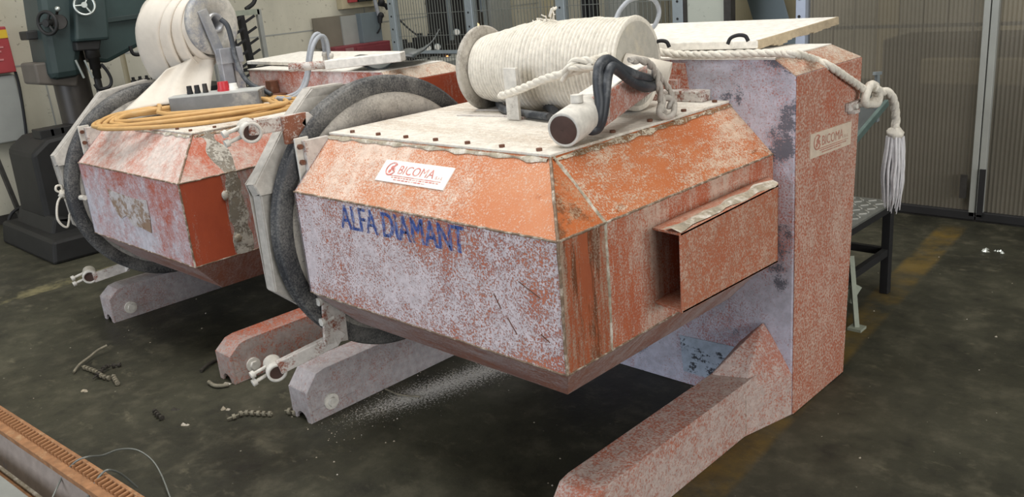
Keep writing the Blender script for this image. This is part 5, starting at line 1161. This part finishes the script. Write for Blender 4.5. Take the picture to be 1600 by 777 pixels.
# ---------------------------------------------------------------- radial drill
dr = thing('radial_drill', 'big dark green radial drilling machine at the left wall', 'drill press', (-6.9, 2.3, 0))
xd = -6.8
def slab(name, pts, x0, x1, mat, bev=.02, parent=None):
    """outline in the machine's side plane given a real thickness in x"""
    P = [V(p) for p in pts]; k = len(P); vs = [(x0, p.y, p.z) for p in P] + [(x1, p.y, p.z) for p in P]
    return Geo().add(vs, [tuple(range(k)), tuple(range(2 * k - 1, k - 1, -1))] + [(i, (i + 1) % k, k + (i + 1) % k, k + i) for i in range(k)]).build(name, mat, parent or dr, bev)
slab('base', [(0, 1.75, 0), (0, 2.95, 0), (0, 2.95, .16), (0, 1.78, .16)], -7.3, -6.2, M['drill_dark'], .02)
slab('base_table', [(-6.8, 1.899, 0.273), (-6.8, 2.376, 0.075), (0, 2.7, .14), (0, 1.85, .14)], -7.2, -6.45, M['drill_dark'], .02)
slab('pedestal', [(-6.8, 1.903, 0.709), (-6.8, 2.022, 0.793), (-6.8, 2.282, 0.816), (-6.8, 2.242, 0.336), (-6.8, 2.216, 0.117), (-6.8, 1.889, 0.227)], -7.15, -6.6, M['drill_dark'], .03)
Geo().cyl((-6.85, 2.36, .1), (-6.85, 2.36, 1.45), .125, seg=32).build('column', plain('drill_column_iron', srgb(62, 58, 54), .4, .3, .15, 6, .05), dr)
Geo().cyl((-6.72, 2.50, .4), (-6.72, 2.50, 1.2), .025, seg=12).build('lift_screw', M['dark_metal'], dr)
hd = slab('gear_head', [(-6.8, 2.211, 1.865), (-6.8, 2.453, 1.85), (-6.8, 2.472, 1.581), (-6.8, 2.441, 1.447), (-6.8, 2.378, 1.289), (-6.8, 2.381, 1.187), (-6.8, 2.157, 1.181), (-6.8, 2.174, 1.475)], -7.0, -6.62, M['drill_green'], .05)
slab('motor_box', [(-6.8, 2.089, 1.312), (-6.8, 2.17, 1.311), (-6.8, 2.379, 1.215), (-6.8, 2.346, 1.112), (-6.8, 2.084, 1.164)], -7.0, -6.70, plain('brown_grey_motor', srgb(98, 92, 86), .6, .1, .12, 8, .05), .015)
sh_ = slab('spindle_head', [(-6.6, 2.415, 1.84), (-6.6, 2.634, 1.827), (-6.6, 2.579, 1.42), (-6.6, 2.338, 1.428)], -6.85, -6.52, M['drill_green'], .02)
slab('radial_arm', [(-6.8, 2.687, 1.881), (-6.8, 3.23, 1.85), (-6.8, 3.078, 1.477), (-6.8, 2.921, 1.367), (-6.8, 2.591, 1.248), (-6.8, 2.503, 1.273)], -7.0, -6.7, plain('drill_arm_green', srgb(48, 66, 66), .5, 0, .12, 6, .1), .03)
slab('arm_rail', [(-6.68, 2.644, 1.57), (-6.68, 3.006, 1.585), (-6.68, 2.998, 1.548), (-6.68, 2.636, 1.534)], -6.72, -6.66, M['drill_green'], .004)
slab('spindle_block', [(-6.65, 2.347, 1.428), (-6.65, 2.526, 1.427), (-6.65, 2.501, 1.356), (-6.65, 2.341, 1.366)], -6.8, -6.55, M['drill_dark'], .01)
c1 = V((-6.65, 2.48, 1.422)); Geo().lathe((-6.65, c1.y, c1.z), (0, 0, -1), [(0, .001), (0, .05), (.12, .05), (.12, .038), (.20, .038), (.20, .028), (.27, .025), (.27, .001)], 20).build('spindle', M['dark_metal'], dr)
for c2 in (V((-6.58, 2.328, 1.305)), V((-6.58, 2.389, 1.297))):
    c2 = c2; Geo().cyl(c2, c2 + V((.0, .03, -.13)), .008, seg=8).build('lever', M['chrome'], dr)
def wheel(name, c, axis, R, r, mat, spokes=3):
    c = V(c); x, y, d = frame_from(axis); y = d.cross(x)
    g = Geo(); g.tube([c + (x * math.cos(2 * math.pi * k / 28) + y * math.sin(2 * math.pi * k / 28)) * R for k in range(28)], r, 8, True)
    for k in range(spokes): g.tube([c, c + (x * math.cos(2 * math.pi * k / spokes) + y * math.sin(2 * math.pi * k / spokes)) * R], r * .8, 6)
    g.cyl(c - d * .03, c + d * .02, r * 2.2, seg=12)
    return g.build(name, mat, dr)
wheel('hand_wheel', (-6.45, 2.425, 1.669), (.9, -.4, .1), .065, .009, M['chrome'])
wheel('hand_wheel', (-6.55, 2.191, 1.573), (.5, -.85, 0), .075, .012, M['drill_dark'])
c3 = V((-6.5, 2.261, 1.659)); g = Geo(); g.cyl(c3 + V((-.15, .02, -.08)), c3, .010, seg=8); g.build('feed_lever', M['dark_metal'], dr); Geo().ball(c3, .018, 10, 8).build('lever_knob', M['chrome'], dr)
c4_ = V((-6.55, 2.267, 1.574)); Geo().cyl(c4_ + V((-.12, .05, 0)), c4_, .05, seg=20).build('feed_dial', M['dark_metal'], dr)
c5 = V((-6.8, 2.112, 1.5)); Geo().box((-6.9, c5.y - .01, c5.z - .03), (-6.75, c5.y + .09, c5.z + .03)).build('side_knob', M['drill_dark'], dr, .008)
Geo().tube(smooth_path([(-6.6, 2.505, 1.255), (-6.6, 2.538, 1.196), (-6.6, 2.551, 1.129), (-6.6, 2.523, 1.086), (-6.6, 2.452, 1.083), (-6.6, 2.428, 1.119)], 5), .012, 8).build('coolant_hose', M['black'], dr)
Geo().tube(smooth_path([(-6.7, 2.781, 1.353), (-6.7, 2.793, 1.295), (-6.7, 2.85, 1.288), (-6.7, 2.901, 1.339)], 5), .014, 8).build('cable_loop', M['black'], dr)
for i in range(3):
    p = V((-6.7, 2.01, 0.806)).lerp(V((-6.7, 2.15, 0.808)), i / 2); Geo().box((-6.85, p.y, p.z - .02), (-6.68, p.y + .10, p.z + .045)).build('pedestal_block', M['drill_dark'], dr, .006)
